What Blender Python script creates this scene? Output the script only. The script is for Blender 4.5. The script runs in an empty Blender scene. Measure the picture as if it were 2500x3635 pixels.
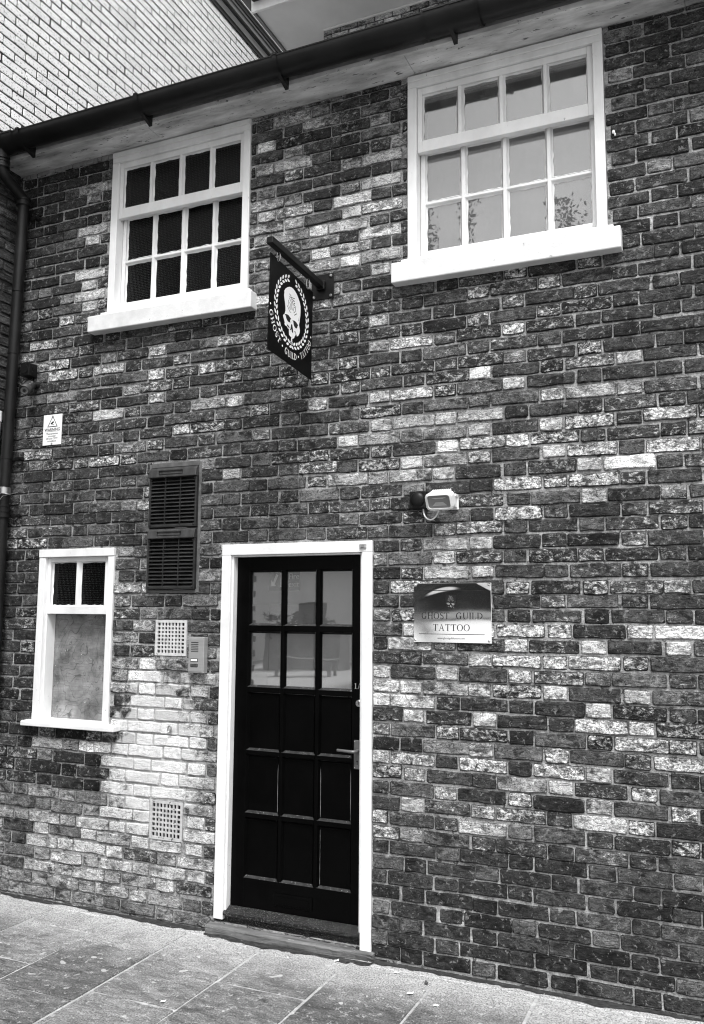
import bpy, math, random
from mathutils import Vector, Matrix, Euler
from math import sin, cos, pi, radians
random.seed(11)
S = bpy.context.scene
COL = S.collection

# ------------------------------------------------------------------ camera
CAM = Vector((2.72255, -4.28565, 1.68388))
YAW, PITCH, ROLL = radians(23.85702), radians(6.73711), radians(-0.40876)
FOC = 3055.815 / 3635.0                       # focal length / picture height
RM = (Matrix.Rotation(YAW, 3, 'Z') @ Matrix.Rotation(PITCH, 3, 'X') @ Matrix.Rotation(ROLL, 3, 'Y'))
cd = bpy.data.cameras.new('camera'); co = bpy.data.objects.new('camera', cd); COL.objects.link(co)
cd.sensor_fit = 'VERTICAL'; cd.sensor_height = 36.0; cd.lens = FOC * 36.0
cd.clip_start = 0.05; cd.clip_end = 500
ax, ay, az = RM.col[0], RM.col[1], RM.col[2]
M = Matrix((ax, az, -ay)).transposed().to_4x4(); M.translation = CAM
co.matrix_world = M
S.camera = co
S.render.resolution_x, S.render.resolution_y = 704, 1024

# ------------------------------------------------------------------ sky, sun, exposure
SUN_EL, SUN_AZ = radians(58), radians(152)     # azimuth clockwise from +Y: soft light from in front, a little to the right
w = bpy.data.worlds.new('World'); S.world = w; w.use_nodes = True
nt = w.node_tree; nt.nodes.clear()
wo = nt.nodes.new('ShaderNodeOutputWorld'); bg = nt.nodes.new('ShaderNodeBackground')
sk = nt.nodes.new('ShaderNodeTexSky'); sk.sky_type = 'NISHITA'; sk.sun_disc = False
sk.sun_elevation = SUN_EL; sk.sun_rotation = SUN_AZ; sk.air_density = 1.0; sk.dust_density = 4.0; sk.ozone_density = 1.0
bw = nt.nodes.new('ShaderNodeRGBToBW')
nt.links.new(sk.outputs[0], bw.inputs[0]); nt.links.new(bw.outputs[0], bg.inputs[0]); nt.links.new(bg.outputs[0], wo.inputs[0])
bg.inputs[1].default_value = 0.13
sd = bpy.data.lights.new('sun', 'SUN'); so = bpy.data.objects.new('sun', sd); COL.objects.link(so)
sd.energy = 1.75; sd.angle = radians(15); sd.color = (1, 1, 1)
sdir = Vector((sin(SUN_AZ) * cos(SUN_EL), cos(SUN_AZ) * cos(SUN_EL), sin(SUN_EL)))
so.rotation_euler = (-sdir).to_track_quat('-Z', 'Y').to_euler()
so.location = (3, -6, 9)
vs = S.view_settings
vs.view_transform = 'Standard'; vs.look = 'None'; vs.gamma = 1.0; vs.use_curve_mapping = False
vs.exposure = 1.02
S.cycles.adaptive_threshold = 0.02
S.cycles.use_denoising = True; S.cycles.denoiser = 'OPENIMAGEDENOISE'; S.cycles.denoising_input_passes = 'RGB_ALBEDO_NORMAL'; S.cycles.denoising_prefilter = 'ACCURATE'; S.cycles.filter_width = 1.1; S.cycles.max_bounces = 6; S.cycles.diffuse_bounces = 3
S.cycles.glossy_bounces = 3; S.cycles.transparent_max_bounces = 8; S.cycles.caustics_reflective = False; S.cycles.caustics_refractive = False

def project(p):
    d = RM.transposed() @ (Vector(p) - CAM)
    return (0.5 + FOC * d.x / d.y * 3635 / 2500, 0.5 - FOC * d.z / d.y, d.length) if d.y > 0.05 else (9, 9, 99)

# ------------------------------------------------------------------ materials (all grey: the photograph is monochrome)
MATS = {}
def new_mat(name):
    m = bpy.data.materials.new(name); m.use_nodes = True
    MATS[name] = m; n = m.node_tree.nodes; n.clear()
    return m, n, m.node_tree.links
class NT:
    def __init__(s, m): s.n = m.node_tree.nodes; s.l = m.node_tree.links
    def node(s, t, **k):
        x = s.n.new(t)
        for a, b in k.items(): setattr(x, a, b)
        return x
    def put(s, sock, v):
        if hasattr(v, 'is_output'): s.l.new(v, sock)
        elif v is not None:
            try: sock.default_value = v
            except Exception: sock.default_value = (v, v, v, 1) if not isinstance(v, (tuple, list)) else tuple(v)
    def math(s, op, a, b=0.0, c=None, clamp=False):
        x = s.node('ShaderNodeMath', operation=op, use_clamp=clamp); s.put(x.inputs[0], a); s.put(x.inputs[1], b)
        if c is not None: s.put(x.inputs[2], c)
        return x.outputs[0]
    def vmath(s, op, a, b):
        x = s.node('ShaderNodeVectorMath', operation=op); s.put(x.inputs[0], a); s.put(x.inputs[1], b); return x.outputs[0]
    def noise(s, vec, scale, detail=4, rough=.55, dist=0.0):
        x = s.node('ShaderNodeTexNoise'); s.put(x.inputs['Vector'], vec); x.inputs['Scale'].default_value = scale
        x.inputs['Detail'].default_value = detail; x.inputs['Roughness'].default_value = rough; x.inputs['Distortion'].default_value = dist
        return x.outputs[0]
    def ramp(s, v, a, b, c=0.0, d=1.0, smooth=True):
        x = s.node('ShaderNodeMapRange'); x.interpolation_type = 'SMOOTHSTEP' if smooth else 'LINEAR'
        s.put(x.inputs[0], v); s.put(x.inputs[1], a); s.put(x.inputs[2], b); s.put(x.inputs[3], c); s.put(x.inputs[4], d); return x.outputs[0]
    def mix(s, f, a, b):       # scalar mix
        x = s.node('ShaderNodeMix', data_type='FLOAT'); s.put(x.inputs[0], f); s.put(x.inputs[2], a); s.put(x.inputs[3], b); return x.outputs[0]
    def pos(s): return s.node('ShaderNodeNewGeometry').outputs['Position']
    def scale(s, v, sx, sy, sz): return s.vmath('MULTIPLY', v, (sx, sy, sz))
    def grey(s, v):
        x = s.node('ShaderNodeCombineColor')
        for i in range(3): s.put(x.inputs[i], v)
        return x.outputs[0]
    def bump(s, h, dist=.004, strength=.6):
        x = s.node('ShaderNodeBump'); x.inputs['Distance'].default_value = dist; x.inputs['Strength'].default_value = strength
        s.put(x.inputs['Height'], h); return x.outputs[0]
    def out(s, col, rough=.8, normal=None, metal=0.0, spec=.3, coat=0.0):
        p = s.node('ShaderNodeBsdfPrincipled'); s.put(p.inputs['Base Color'], s.grey(col)); s.put(p.inputs['Roughness'], rough)
        s.put(p.inputs['Metallic'], metal); p.inputs['Specular IOR Level'].default_value = spec; p.inputs['Coat Weight'].default_value = coat
        if normal is not None: s.l.new(normal, p.inputs['Normal'])
        o = s.node('ShaderNodeOutputMaterial'); s.l.new(p.outputs[0], o.inputs[0]); return p

def plain(name, a, b, scale=20, rough=.6, bump=.001, bs=150, spec=.3, metal=0.0, str_=(1, 1, 1), spots=None):
    m, _, _ = new_mat(name); t = NT(m); v = t.scale(t.pos(), *str_)
    n1 = t.noise(v, scale, 6, .62); c = t.ramp(n1, .32, .68, a, b, False)
    if spots:                                   # (scale, threshold, value): dirt flecks and chips
        n3 = t.noise(v, spots[0], 5, .7); c = t.mix(t.ramp(n3, spots[1], spots[1] + .05), c, spots[2])
    n2 = t.noise(v, bs, 4, .6)
    rg = t.ramp(n1, .3, .7, rough - .06, min(1, rough + .06), False)
    t.out(c, rg, t.bump(t.math('ADD', n2, t.math('MULTIPLY', n1, .7)), bump, .6), metal, spec)
    return m

def wall_stain(t, c, smear):
    v = t.pos(); x = t.node('ShaderNodeSeparateXYZ'); t.l.new(v, x.inputs[0])
    a = t.noise(v, 2.3, 5, .62, .3); b = t.noise(t.scale(v, 1, 1, .45), 9, 4, .65)
    c = t.math('MULTIPLY', c, t.math('MULTIPLY', t.ramp(a, .3, .7, .70, 1.38, False), t.ramp(b, .3, .7, .78, 1.2, False)))
    if smear:       # mortar smeared over the faces when the wall was repointed
        k = t.noise(v, 38, 4, .7, .6); c = t.mix(t.math('MULTIPLY', t.ramp(k, .585, .64), .62), c, .25)
    # old flaking limewash between the small window and the door
    dx = t.math('DIVIDE', t.math('ADD', x.outputs[0], .43), .36); dz = t.math('DIVIDE', t.math('SUBTRACT', x.outputs[2], .86), .55)
    r = t.math('ADD', t.math('MULTIPLY', dx, dx), t.math('MULTIPLY', dz, dz))
    f1 = t.noise(v, 13, 5, .7, .4); g = t.math('ADD', r, t.math('MULTIPLY', t.math('SUBTRACT', f1, .5), 3.2))
    return t.mix(t.math('MULTIPLY', t.ramp(g, 1.0, .35), .66 if smear else .28), c, .74)
def mortar_mat(name):
    m, _, _ = new_mat(name); t = NT(m); v = t.pos()
    n1 = t.noise(v, 38, 4, .65); n2 = t.noise(v, 130, 3, .6); n3 = t.noise(v, 24, 4, .7)
    c = t.ramp(n1, .32, .68, .14, .38, False); c = t.math('MULTIPLY', c, t.ramp(n2, .3, .7, .7, 1.3, False))
    c = t.mix(t.ramp(n3, .58, .64), c, .06); c = wall_stain(t, c, False)
    t.out(c, .92, t.bump(t.math('ADD', n2, n1), .009, .7), spec=.2); return m
def brick_mat(name, light=.84, bumpd=.012, stained=False):
    m, _, _ = new_mat(name); t = NT(m)
    at = t.node('ShaderNodeAttribute', attribute_name='bt'); sp = t.node('ShaderNodeSeparateColor'); t.l.new(at.outputs['Color'], sp.inputs[0])
    tone, mott, seed = sp.outputs[0], sp.outputs[1], sp.outputs[2]
    off = t.node('ShaderNodeCombineXYZ'); s31 = t.math('MULTIPLY', seed, 31.0)
    for i in range(3): t.l.new(s31, off.inputs[i])
    v = t.vmath('ADD', t.pos(), off.outputs[0]); va = t.scale(v, 1, 1, 1.7)
    n1 = t.noise(va, 27, 6, .78, .45); n2 = t.noise(va, 10, 4, .7, .4); n3 = t.noise(v, 230, 2, .65)
    n4 = t.noise(t.scale(v, 16, 1, 44), 1.0, 3, .6, 1.1); n5 = t.noise(v, 75, 3, .7)
    th = t.ramp(mott, 0, 1, .78, .41, False)
    m1 = t.ramp(n1, t.math('SUBTRACT', th, .07), t.math('ADD', th, .11))
    dk = t.ramp(n2, .48, .64)                                   # soot and burnt patches
    fl = t.ramp(n5, .66, .72)                                   # pale flecks
    gr = t.ramp(n3, .25, .75, .5, 1.5, False)
    cr = t.ramp(t.math('ABSOLUTE', t.math('SUBTRACT', n4, .5)), .0, .05, .35, 1.0)      # creases left by the mould
    hi = t.ramp(tone, .25, .5)
    pit = t.ramp(n5, .30, .42, t.mix(hi, .10, .5), 1.0)
    base = t.math('MULTIPLY', tone, gr)
    base = t.math('MULTIPLY', base, t.mix(dk, 1.2, t.mix(hi, .26, .66)))
    lt = t.math('MULTIPLY', t.math('MULTIPLY', light, gr), t.ramp(mott, .1, .8, .38, 1.05, False), clamp=True)
    base = t.mix(t.math('MULTIPLY', t.ramp(n1, .44, .64), t.mix(hi, .75, .1)), base, t.math('ADD', t.math('MULTIPLY', base, 2.3), .012))   # greyed, rubbed surface
    c = t.mix(t.math('MULTIPLY', m1, t.ramp(n5, .38, .60, .3, 1.0)), base, lt)
    c = t.mix(t.math('MULTIPLY', fl, .35), c, lt)
    c = t.math('MULTIPLY', t.math('MULTIPLY', c, cr), pit)
    if stained: c = wall_stain(t, c, True)
    h = t.math('ADD', t.math('MULTIPLY', n1, .6), t.math('ADD', t.math('MULTIPLY', n3, .2), t.math('MULTIPLY', cr, .35)))
    h = t.math('ADD', h, t.math('MULTIPLY', n5, .5))
    t.out(c, .86, t.bump(h, bumpd, .75), spec=.25)
    return m

def glass_mat(name, ior, dirt, dirtval=.5, streak=False):
    m, n, l = new_mat(name); t = NT(m)
    v = t.pos(); tr = t.node('ShaderNodeBsdfTransparent'); gl = t.node('ShaderNodeBsdfGlossy'); gl.inputs['Roughness'].default_value = .012
    nw = t.noise(v, 2.6, 2, .4); nb = t.bump(nw, .004, .25); l.new(nb, gl.inputs['Normal'])
    fr = t.node('ShaderNodeLayerWeight'); fz_ = t.math('POWER', fr.outputs['Facing'], 4.0)
    mx = t.node('ShaderNodeMixShader'); l.new(t.math('ADD', ior, t.math('MULTIPLY', fz_, 1 - ior)), mx.inputs[0]); l.new(tr.outputs[0], mx.inputs[1]); l.new(gl.outputs[0], mx.inputs[2])
    df = t.node('ShaderNodeBsdfDiffuse'); df.inputs[0].default_value = (dirtval, dirtval, dirtval, 1)
    nd = t.noise(t.scale(v, 1, 1, .25) if streak else v, 16 if streak else 7, 6, .65)
    f = t.ramp(nd, .38, .72, dirt * .35, dirt, False)
    m2 = t.node('ShaderNodeMixShader'); l.new(f, m2.inputs[0]); l.new(mx.outputs[0], m2.inputs[1]); l.new(df.outputs[0], m2.inputs[2])
    o = t.node('ShaderNodeOutputMaterial'); l.new(m2.outputs[0], o.inputs[0])
    return m

def obscure_mat(name):              # dark patterned obscure glass: a grid of small raised beads
    m, n, l = new_mat(name); t = NT(m); v = t.pos()
    x = t.node('ShaderNodeSeparateXYZ'); l.new(v, x.inputs[0])
    f = 2 * pi / .0112
    sx = t.math('SINE', t.math('MULTIPLY', x.outputs[0], f)); sz = t.math('SINE', t.math('MULTIPLY', x.outputs[2], f))
    h = t.math('MULTIPLY', t.math('ADD', sx, 1.0), t.math('ADD', sz, 1.0))
    wv = t.noise(v, 3, 2, .5)
    b = t.bump(t.math('ADD', h, t.math('MULTIPLY', wv, 1.2)), .0006, .8)
    tr = t.node('ShaderNodeBsdfTransparent'); tr.inputs[0].default_value = (.35, .35, .35, 1)
    gl = t.node('ShaderNodeBsdfGlossy'); gl.inputs['Roughness'].default_value = .16; l.new(b, gl.inputs['Normal'])
    fr = t.node('ShaderNodeLayerWeight'); l.new(b, fr.inputs['Normal']); fz_ = t.math('POWER', fr.outputs['Facing'], 4.0)
    mx = t.node('ShaderNodeMixShader'); l.new(t.math('ADD', .02, t.math('MULTIPLY', fz_, .7)), mx.inputs[0]); l.new(tr.outputs[0], mx.inputs[1]); l.new(gl.outputs[0], mx.inputs[2])
    o = t.node('ShaderNodeOutputMaterial'); l.new(mx.outputs[0], o.inputs[0])
    return m

def ply_mat(name):
    m, n, l = new_mat(name); t = NT(m); v = t.pos()
    big = t.noise(t.scale(v, 2.2, 1, 1.5), 2.2, 2, .5, .9)
    rings = t.math('FRACT', t.math('MULTIPLY', big, 15.0)); ln = t.ramp(rings, .0, .16, 1.0, 0.0)
    fine = t.noise(t.scale(v, 10, 1, 120), 1, 5, .7); blot = t.noise(v, 6, 6, .65)
    c = t.mix(t.math('MULTIPLY', ln, .75), t.ramp(blot, .3, .7, .08, .36, False), .05)
    c = t.math('MULTIPLY', c, t.ramp(fine, .3, .7, .75, 1.2, False))
    fl = t.ramp(t.noise(v, 45, 3, .5), .73, .76); c = t.mix(fl, c, .55)
    t.out(c, .62, t.bump(t.math('ADD', fine, ln), .0012, .5), spec=.4); return m

def speckle_mat(name):              # pale calcium silicate brick with dark pits
    m, n, l = new_mat(name); t = NT(m); v = t.pos()
    oi = t.node('ShaderNodeObjectInfo').outputs['Random']
    n1 = t.noise(v, 70, 3, .6); n2 = t.noise(v, 3, 4, .6)
    pit = t.ramp(n1, .57, .63)
    c = t.math('MULTIPLY', t.ramp(n2, .3, .7,   .84, .92, False), t.ramp(oi, 0, 1, .92, 1.02, False))
    c = t.mix(t.math('MULTIPLY', pit, .8), c, .13)
    t.out(c, .9, t.bump(t.math('SUBTRACT', 1.0, pit), .002, .5), spec=.2); return m

def stone_mat(name):
    m, n, l = new_mat(name); t = NT(m); v = t.pos()
    at = t.node('ShaderNodeAttribute', attribute_name='bt'); sp = t.node('ShaderNodeSeparateColor'); t.l.new(at.outputs['Color'], sp.inputs[0])
    n1 = t.noise(t.scale(v, 3.2, 8, 5), 2.4, 8, .72, .8); n2 = t.noise(v, 120, 5, .7); n3 = t.noise(v, 30, 7, .75); n4 = t.noise(v, 1.1, 3, .5)
    c = t.math('MULTIPLY', sp.outputs[0], t.ramp(n1, .3, .7, .35, 1.9, False))
    c = t.math('MULTIPLY', c, t.ramp(n2, .3, .7, .2, 1.8, False))
    c = t.math('MULTIPLY', c, t.ramp(n4, .3, .7, .8, 1.2, False))
    c = t.mix(t.math('MULTIPLY', t.ramp(n3, .55, .66), .7), c, .5)
    c = t.mix(t.math('MULTIPLY', t.ramp(n3, .40, .34), .55), c, .06)
    gum = t.noise(v, 17, 1, .3); c = t.mix(t.math('MULTIPLY', t.ramp(gum, .745, .76), .7), c, .55)
    x = t.node('ShaderNodeSeparateXYZ'); l.new(v, x.inputs[0])
    # worn cement and lime washed out of the wall lie along its foot
    e = t.math('ADD', x.outputs[1], t.math('MULTIPLY', t.math('SUBTRACT', t.noise(v, 5, 6, .7), .5), .8))
    c = t.mix(t.math('MULTIPLY', t.ramp(e, -.62, -.02, 0, .9), t.ramp(n2, .35, .6, .15, .95)), c, .58)
    h = t.math('ADD', t.math('MULTIPLY', n1, 1.6), t.math('ADD', t.math('MULTIPLY', n3, .6), t.math('MULTIPLY', n2, .35)))
    t.out(c, t.ramp(n1, .3, .7, .45, .75, False), t.bump(h, .008, .8), spec=.45); return m

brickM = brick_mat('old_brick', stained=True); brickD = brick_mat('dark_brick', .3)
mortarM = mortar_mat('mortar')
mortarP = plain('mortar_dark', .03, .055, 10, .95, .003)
speckM = speckle_mat('pale_speckled_brick')
stoneM = stone_mat('flagstone'); bedM = plain('cement_bed', .26, .5, 30, .9, .006, 70, spots=(40, .6, .1))
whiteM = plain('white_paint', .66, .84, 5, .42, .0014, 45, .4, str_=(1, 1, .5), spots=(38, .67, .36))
whiteO = plain('white_paint_weathered', .66, .82, 4, .55, .0015, 60, .35, spots=(30, .68, .4))
sillM = plain('painted_stone_sill', .58, .76, 7, .7, .002, 90, .3, spots=(22, .66, .38))
blackG = plain('black_gloss_paint', .0006, .0012, 9, .34, .0009, 40, .07, spots=(75, .755, .35))
blackP = plain('black_plastic', .005, .009, 9, .42, .0006, 90, .2)
blackS = plain('black_sign_board', .002, .003, 6, .4, .0003, 60, .12)
ironM = plain('black_iron_gutter', .006, .013, 5, .42, .0012, 60, .22, spots=(55, .74, .25))
pvcW = plain('white_plastic', .74, .82, 8, .4, .0003, 80, .4)
printW = plain('white_print', .82, .86, 8, .5, .0001, 80, .3)
printK = plain('black_print', .012, .016, 8, .5, .0001, 80, .3)
greenS = plain('sign_field', .03, .04, 8, .4, .0001, 80, .3)
soffM = plain('stained_soffit_paint', .26, .78, 4.5, .7, .003, 50, .3, str_=(.6, 2.2, 1), spots=(22, .60, .12))
fascM = plain('fascia_board', .16, .34, 6, .75, .003, 50)
soffP = plain('pale_soffit_paint', .62, .74, 1.4, .7, .001, 40)
boardG = plain('grey_board', .13, .24, 4, .7, .002, 40, str_=(1, .3, 3))
boardK = plain('dark_board', .02, .04, 4, .7, .002, 40)
leadM = plain('roof_felt', .05, .09, 3, .85, .004, 60)
ventM = plain('black_vent_plastic', .012, .026, 12, .5, .0012, 70, .4)
hoodM = plain('highlit_vent_plastic', .018, .05, 14, .55, .0015, 70, .4, str_=(3, 1, .5))  # lighter copy of the vent plastic: the hood's highlight is put into its colour
terraM = plain('cream_air_brick', .46, .62, 26, .85, .002, 140, spots=(40, .63, .2))
renderM = plain('cement_fillet', .16, .30, 16, .9, .004, 90)
ventR = plain('dark_cement_fillet', .06, .14, 16, .9, .004, 90)
terraG = plain('grey_air_brick', .38, .54, 26, .85, .002, 140, spots=(40, .6, .1))
aluM = plain('brushed_aluminium', .30, .36, 3, .38, .0002, 200, .5, .25, (1, 1, 30))
steelM = plain('satin_steel', .46, .54, 8, .32, .0002, 200, .5, 1.0)
gunM = plain('grey_steel', .10, .15, 8, .36, .0002, 200, .4, .4)
polish = plain('polished_plate', .93, .96, 2, .07, .0001, 8, .5, 1.0)
timber = plain('weathered_timber', .05, .20, 10, .85, .006, 40, str_=(.35, 3, 6), spots=(60, .64, .45))
wetM = plain('gritty_black_bar', .004, .014, 30, .42, .004, 200, .14, spots=(240, .58, .42))
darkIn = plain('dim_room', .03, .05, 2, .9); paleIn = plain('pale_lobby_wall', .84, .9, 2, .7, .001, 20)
cabM = plain('lobby_cabinet', .42, .5, 3, .5, .0005, 30); blindM = plain('faded_blind', .13, .22, 2.2, .8, .002, 30)
reflW = plain('white_render', .82, .88, 1, .9, .002, 20); shedM = plain('dark_shed', .03, .05, 2, .8, .004, 10)
leafM = plain('leaf', .04, .09, 3, .6); barkM = plain('bark', .05, .1, 8, .9, .01, 20); woodB = plain('bench_wood', .1, .2, 8, .7, .003, 40)
glassD = glass_mat('door_glass', .24, .035, .62); glassW = glass_mat('window_glass', .22, .10, .6, True); obsM = obscure_mat('obscure_glass')
ledgeLightM = plain('dusty_paint_highlight', .006, .035, 40, .45, .002, 120, .4, spots=(90, .6, .22)); edgeLightM = plain('worn_paint_highlight', .02, .30, 55, .6, .001, 120, .3, str_=(1, 1, .25))  # paler paints for dusty ledges and worn edges, with their highlights painted in
plyM = ply_mat('plywood'); lensM = plain('lamp_lens', .16, .2, 4, .15, .0001, 30, .5); reflM = plain('lamp_reflector', .4, .5, 4, .35, .0001, 30, .5, .6)

# ------------------------------------------------------------------ mesh helpers
class MB:
    def __init__(s): s.v = []; s.f = []; s.c = []
    def add(s, vs, fs, col=None):
        o = len(s.v); s.v += [tuple(p) for p in vs]; s.f += [tuple(i + o for i in f) for f in fs]
        if col is not None: s.c += [col] * len(vs)
        return s
    def box(s, x0, x1, y0, y1, z0, z1, mat=None):
        vs = [(x, y, z) for x in (x0, x1) for y in (y0, y1) for z in (z0, z1)]
        if mat is not None: vs = [mat @ Vector(p) for p in vs]
        return s.add(vs, [(0, 1, 3, 2), (4, 6, 7, 5), (0, 4, 5, 1), (2, 3, 7, 6), (0, 2, 6, 4), (1, 5, 7, 3)])
    def tube(s, pts, r, n=12, caps=True):
        pts = [Vector(p) for p in pts]; rs = r if isinstance(r, (list, tuple)) else [r] * len(pts)
        vs = []; fs = []; up = None
        for i, p in enumerate(pts):
            d = (pts[min(i + 1, len(pts) - 1)] - pts[max(i - 1, 0)]).normalized()
            if up is None: up = d.orthogonal().normalized()
            up = (up - d * up.dot(d)).normalized(); sd_ = d.cross(up)
            vs += [p + (up * cos(2 * pi * k / n) + sd_ * sin(2 * pi * k / n)) * rs[i] for k in range(n)]
        for i in range(len(pts) - 1):
            for k in range(n): fs.append((i * n + k, i * n + (k + 1) % n, (i + 1) * n + (k + 1) % n, (i + 1) * n + k))
        if caps: fs += [tuple(range(n - 1, -1, -1)), tuple(range((len(pts) - 1) * n, len(pts) * n))]
        return s.add(vs, fs)
    def prism(s, poly, f, d):          # poly: 2D points, f(u,v) -> 3D, d: extrusion vector
        d = Vector(d); a = [Vector(f(*p)) for p in poly]; n = len(a)
        return s.add(a + [p + d for p in a], [tuple(range(n)), tuple(range(2 * n - 1, n - 1, -1))] + [(i, i + n, (i + 1) % n + n, (i + 1) % n) for i in range(n)])
    def sheet(s, poly, f): return s.add([f(*p) for p in poly], [tuple(range(len(poly)))])
    def sphere(s, c, r, n=12, m=8, z0=-1.0, mat=None):
        vs = []; fs = []
        for j in range(m + 1):
            a = -pi / 2 + pi * j / m
            for k in range(n):
                p = Vector((cos(a) * cos(2 * pi * k / n), cos(a) * sin(2 * pi * k / n), sin(a))) * 1.0
                p = Vector((p.x * r[0], p.y * r[1], p.z * r[2])) + Vector(c); vs.append(mat @ p if mat else p)
        for j in range(m):
            for k in range(n): fs.append((j * n + k, j * n + (k + 1) % n, (j + 1) * n + (k + 1) % n, (j + 1) * n + k))
        return s.add(vs, fs)
    def mesh(s, name):
        me = bpy.data.meshes.new(name); me.from_pydata(s.v, [], s.f); me.validate()
        if s.c and len(s.c) == len(me.vertices):
            a = me.color_attributes.new('bt', 'FLOAT_COLOR', 'POINT')
            for i, c in enumerate(s.c): a.data[i].color = (c[0], c[1], c[2], 1)
        return me
    def build(s, name, mat, parent=None, smooth=False, bevel=0.0, seg=2):
        me = s.mesh(name); me.materials.append(mat)
        import bmesh
        b = bmesh.new(); b.from_mesh(me); bmesh.ops.recalc_face_normals(b, faces=b.faces); b.to_mesh(me); b.free()
        return link(name, me, parent, smooth, bevel, seg)
def link(name, me, parent=None, smooth=False, bevel=0.0, seg=2):
    o = bpy.data.objects.new(name, me); COL.objects.link(o)
    if smooth:
        for p in me.polygons: p.use_smooth = True
        try: me.set_sharp_from_angle(angle=radians(40))
        except Exception: pass
    if bevel:
        b = o.modifiers.new('bevel', 'BEVEL'); b.width = bevel; b.segments = seg; b.limit_method = 'ANGLE'; b.harden_normals = False
    if parent: attach(o, parent)
    return o
def attach(o, parent):
    o.parent = parent
    root = parent
    loc = Vector(parent.location)
    while root.parent: root = root.parent; loc = loc + Vector(root.location) if False else Vector(root.location)
    o.matrix_parent_inverse = Matrix.Translation(-loc) if parent.parent is None else Matrix.Identity(4)
def thing(name, label, cat, loc=(0, 0, 0), group=None):
    o = bpy.data.objects.new(name, None); COL.objects.link(o); o.location = loc; o.empty_display_size = .1
    o['label'] = label; o['category'] = cat
    if group: o['group'] = group
    return o
def tag(o, label, cat, group=None):
    o['label'] = label; o['category'] = cat
    if group: o['group'] = group
    return o
def structure(o): o['kind'] = 'structure'; return o
XZ = lambda y: (lambda u, v: (u, y, v))

# text: serif capitals drawn as strokes, and the built-in sans for the rest
def arc(cx, cy, rx, ry, a0, a1, n=14): return [(cx + rx * cos(radians(a0 + (a1 - a0) * i / n)), cy + ry * sin(radians(a0 + (a1 - a0) * i / n))) for i in range(n + 1)]
def strip(a, b): return [[a[i], a[i + 1], b[i + 1], b[i]] for i in range(len(a) - 1)]
def stroke(pts, w0, w1=None):
    out = []; n = len(pts)
    ws = [w0 + ((w1 if w1 is not None else w0) - w0) * i / (n - 1) for i in range(n)] if not isinstance(w0, list) else w0
    L = []; R = []
    for i, p in enumerate(pts):
        a = pts[max(i - 1, 0)]; b = pts[min(i + 1, n - 1)]; dx, dy = b[0] - a[0], b[1] - a[1]; q = math.hypot(dx, dy) or 1
        L.append((p[0] - dy / q * ws[i] / 2, p[1] + dx / q * ws[i] / 2)); R.append((p[0] + dy / q * ws[i] / 2, p[1] - dx / q * ws[i] / 2))
    return strip(L, R)
def R4(x0, y0, x1, y1): return [[(x0, y0), (x1, y0), (x1, y1), (x0, y1)]]
def glyph(ch, T=.13, t=.05):
    s = .07
    if ch == 'I': return R4(s, 0, s + T, 1) + R4(0, 0, 2 * s + T, t) + R4(0, 1 - t, 2 * s + T, 1), 2 * s + T
    if ch == 'H':
        W = .82; o = []
        for x in (s, W - s - T): o += R4(x, 0, x + T, 1) + R4(x - s, 0, x + T + s, t) + R4(x - s, 1 - t, x + T + s, 1)
        return o + R4(s + T, .5, W - s - T, .5 + t), W
    if ch == 'O': return strip(arc(.43, .5, .43, .52, 0, 360, 28), arc(.43, .5, .43 - T, .52 - t, 0, 360, 28)), .86
    if ch == 'D': return R4(s, 0, s + T, 1) + R4(0, 0, s, t) + R4(0, 1 - t, s, 1) + strip(arc(s + T - .02, .5, .60, .5, 90, -90, 18), arc(s + T - .02, .5, .60 - T, .5 - t, 90, -90, 18)), .78
    if ch == 'G': return strip(arc(.43, .5, .43, .52, 48, 318, 22), arc(.43, .5, .43 - T, .52 - t * 1.3, 48, 318, 22)) + R4(.60, .1, .60 + T, .44) + R4(.52, .42, .80, .42 + t) + R4(.66, .74, .72, .97), .84
    if ch == 'S': return stroke([(.50, .80), (.44, .93), (.28, .985), (.12, .92), (.07, .77), (.14, .63), (.30, .53), (.46, .43), (.53, .28), (.47, .10), (.30, .015), (.12, .06), (.05, .22)], [t, t, t * 1.2, T * .7, T * .9, T, T, T, T * .9, T * .7, t * 1.2, t, t]), .58
    if ch == 'T': return R4(.30, 0, .30 + T, 1) + R4(.30 - s, 0, .30 + T + s, t) + R4(.0, 1 - t, .60 + T, 1) + R4(0, .80, t, 1) + R4(.60 + T - t, .80, .60 + T, 1), .60 + T
    if ch == 'L': return R4(s, 0, s + T, 1) + R4(0, 0, .56, t) + R4(0, 1 - t, 2 * s + T, 1) + R4(.56 - t, 0, .56, .22), .60
    if ch == 'U':
        a = arc(.40, .33, .33, .35, 180, 360, 12)
        return R4(s, .33, s + T, 1) + R4(.73 - t, .33, .73, 1) + R4(0, 1 - t, 2 * s + T, 1) + R4(.73 - t - s, 1 - t, .73 + s, 1) + strip(a, arc(.40 + (T - t) / 2, .33, .33 - (T + t) / 2, .35 - t * 1.4, 180, 360, 12)), .80
    if ch == 'A': return [[(.10, 0), (.10 + t, 0), (.42, 1), (.38, 1)], [(.62, 0), (.62 + T, 0), (.44, 1), (.37, 1)]] + R4(.22, .33, .60, .33 + t) + R4(.02, 0, .22, t) + R4(.55, 0, .82, t), .84
    if ch == '1': return R4(.12, 0, .12 + T, 1) + R4(.02, 0, .24 + T, t) + [[(.12, 1), (.0, .88), (.0, .83), (.12, .9)]], .34
    if ch == '.': return [arc(.08, .5, .075, .075, 0, 360, 12)[:-1]], .16
    return [], .35
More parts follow.
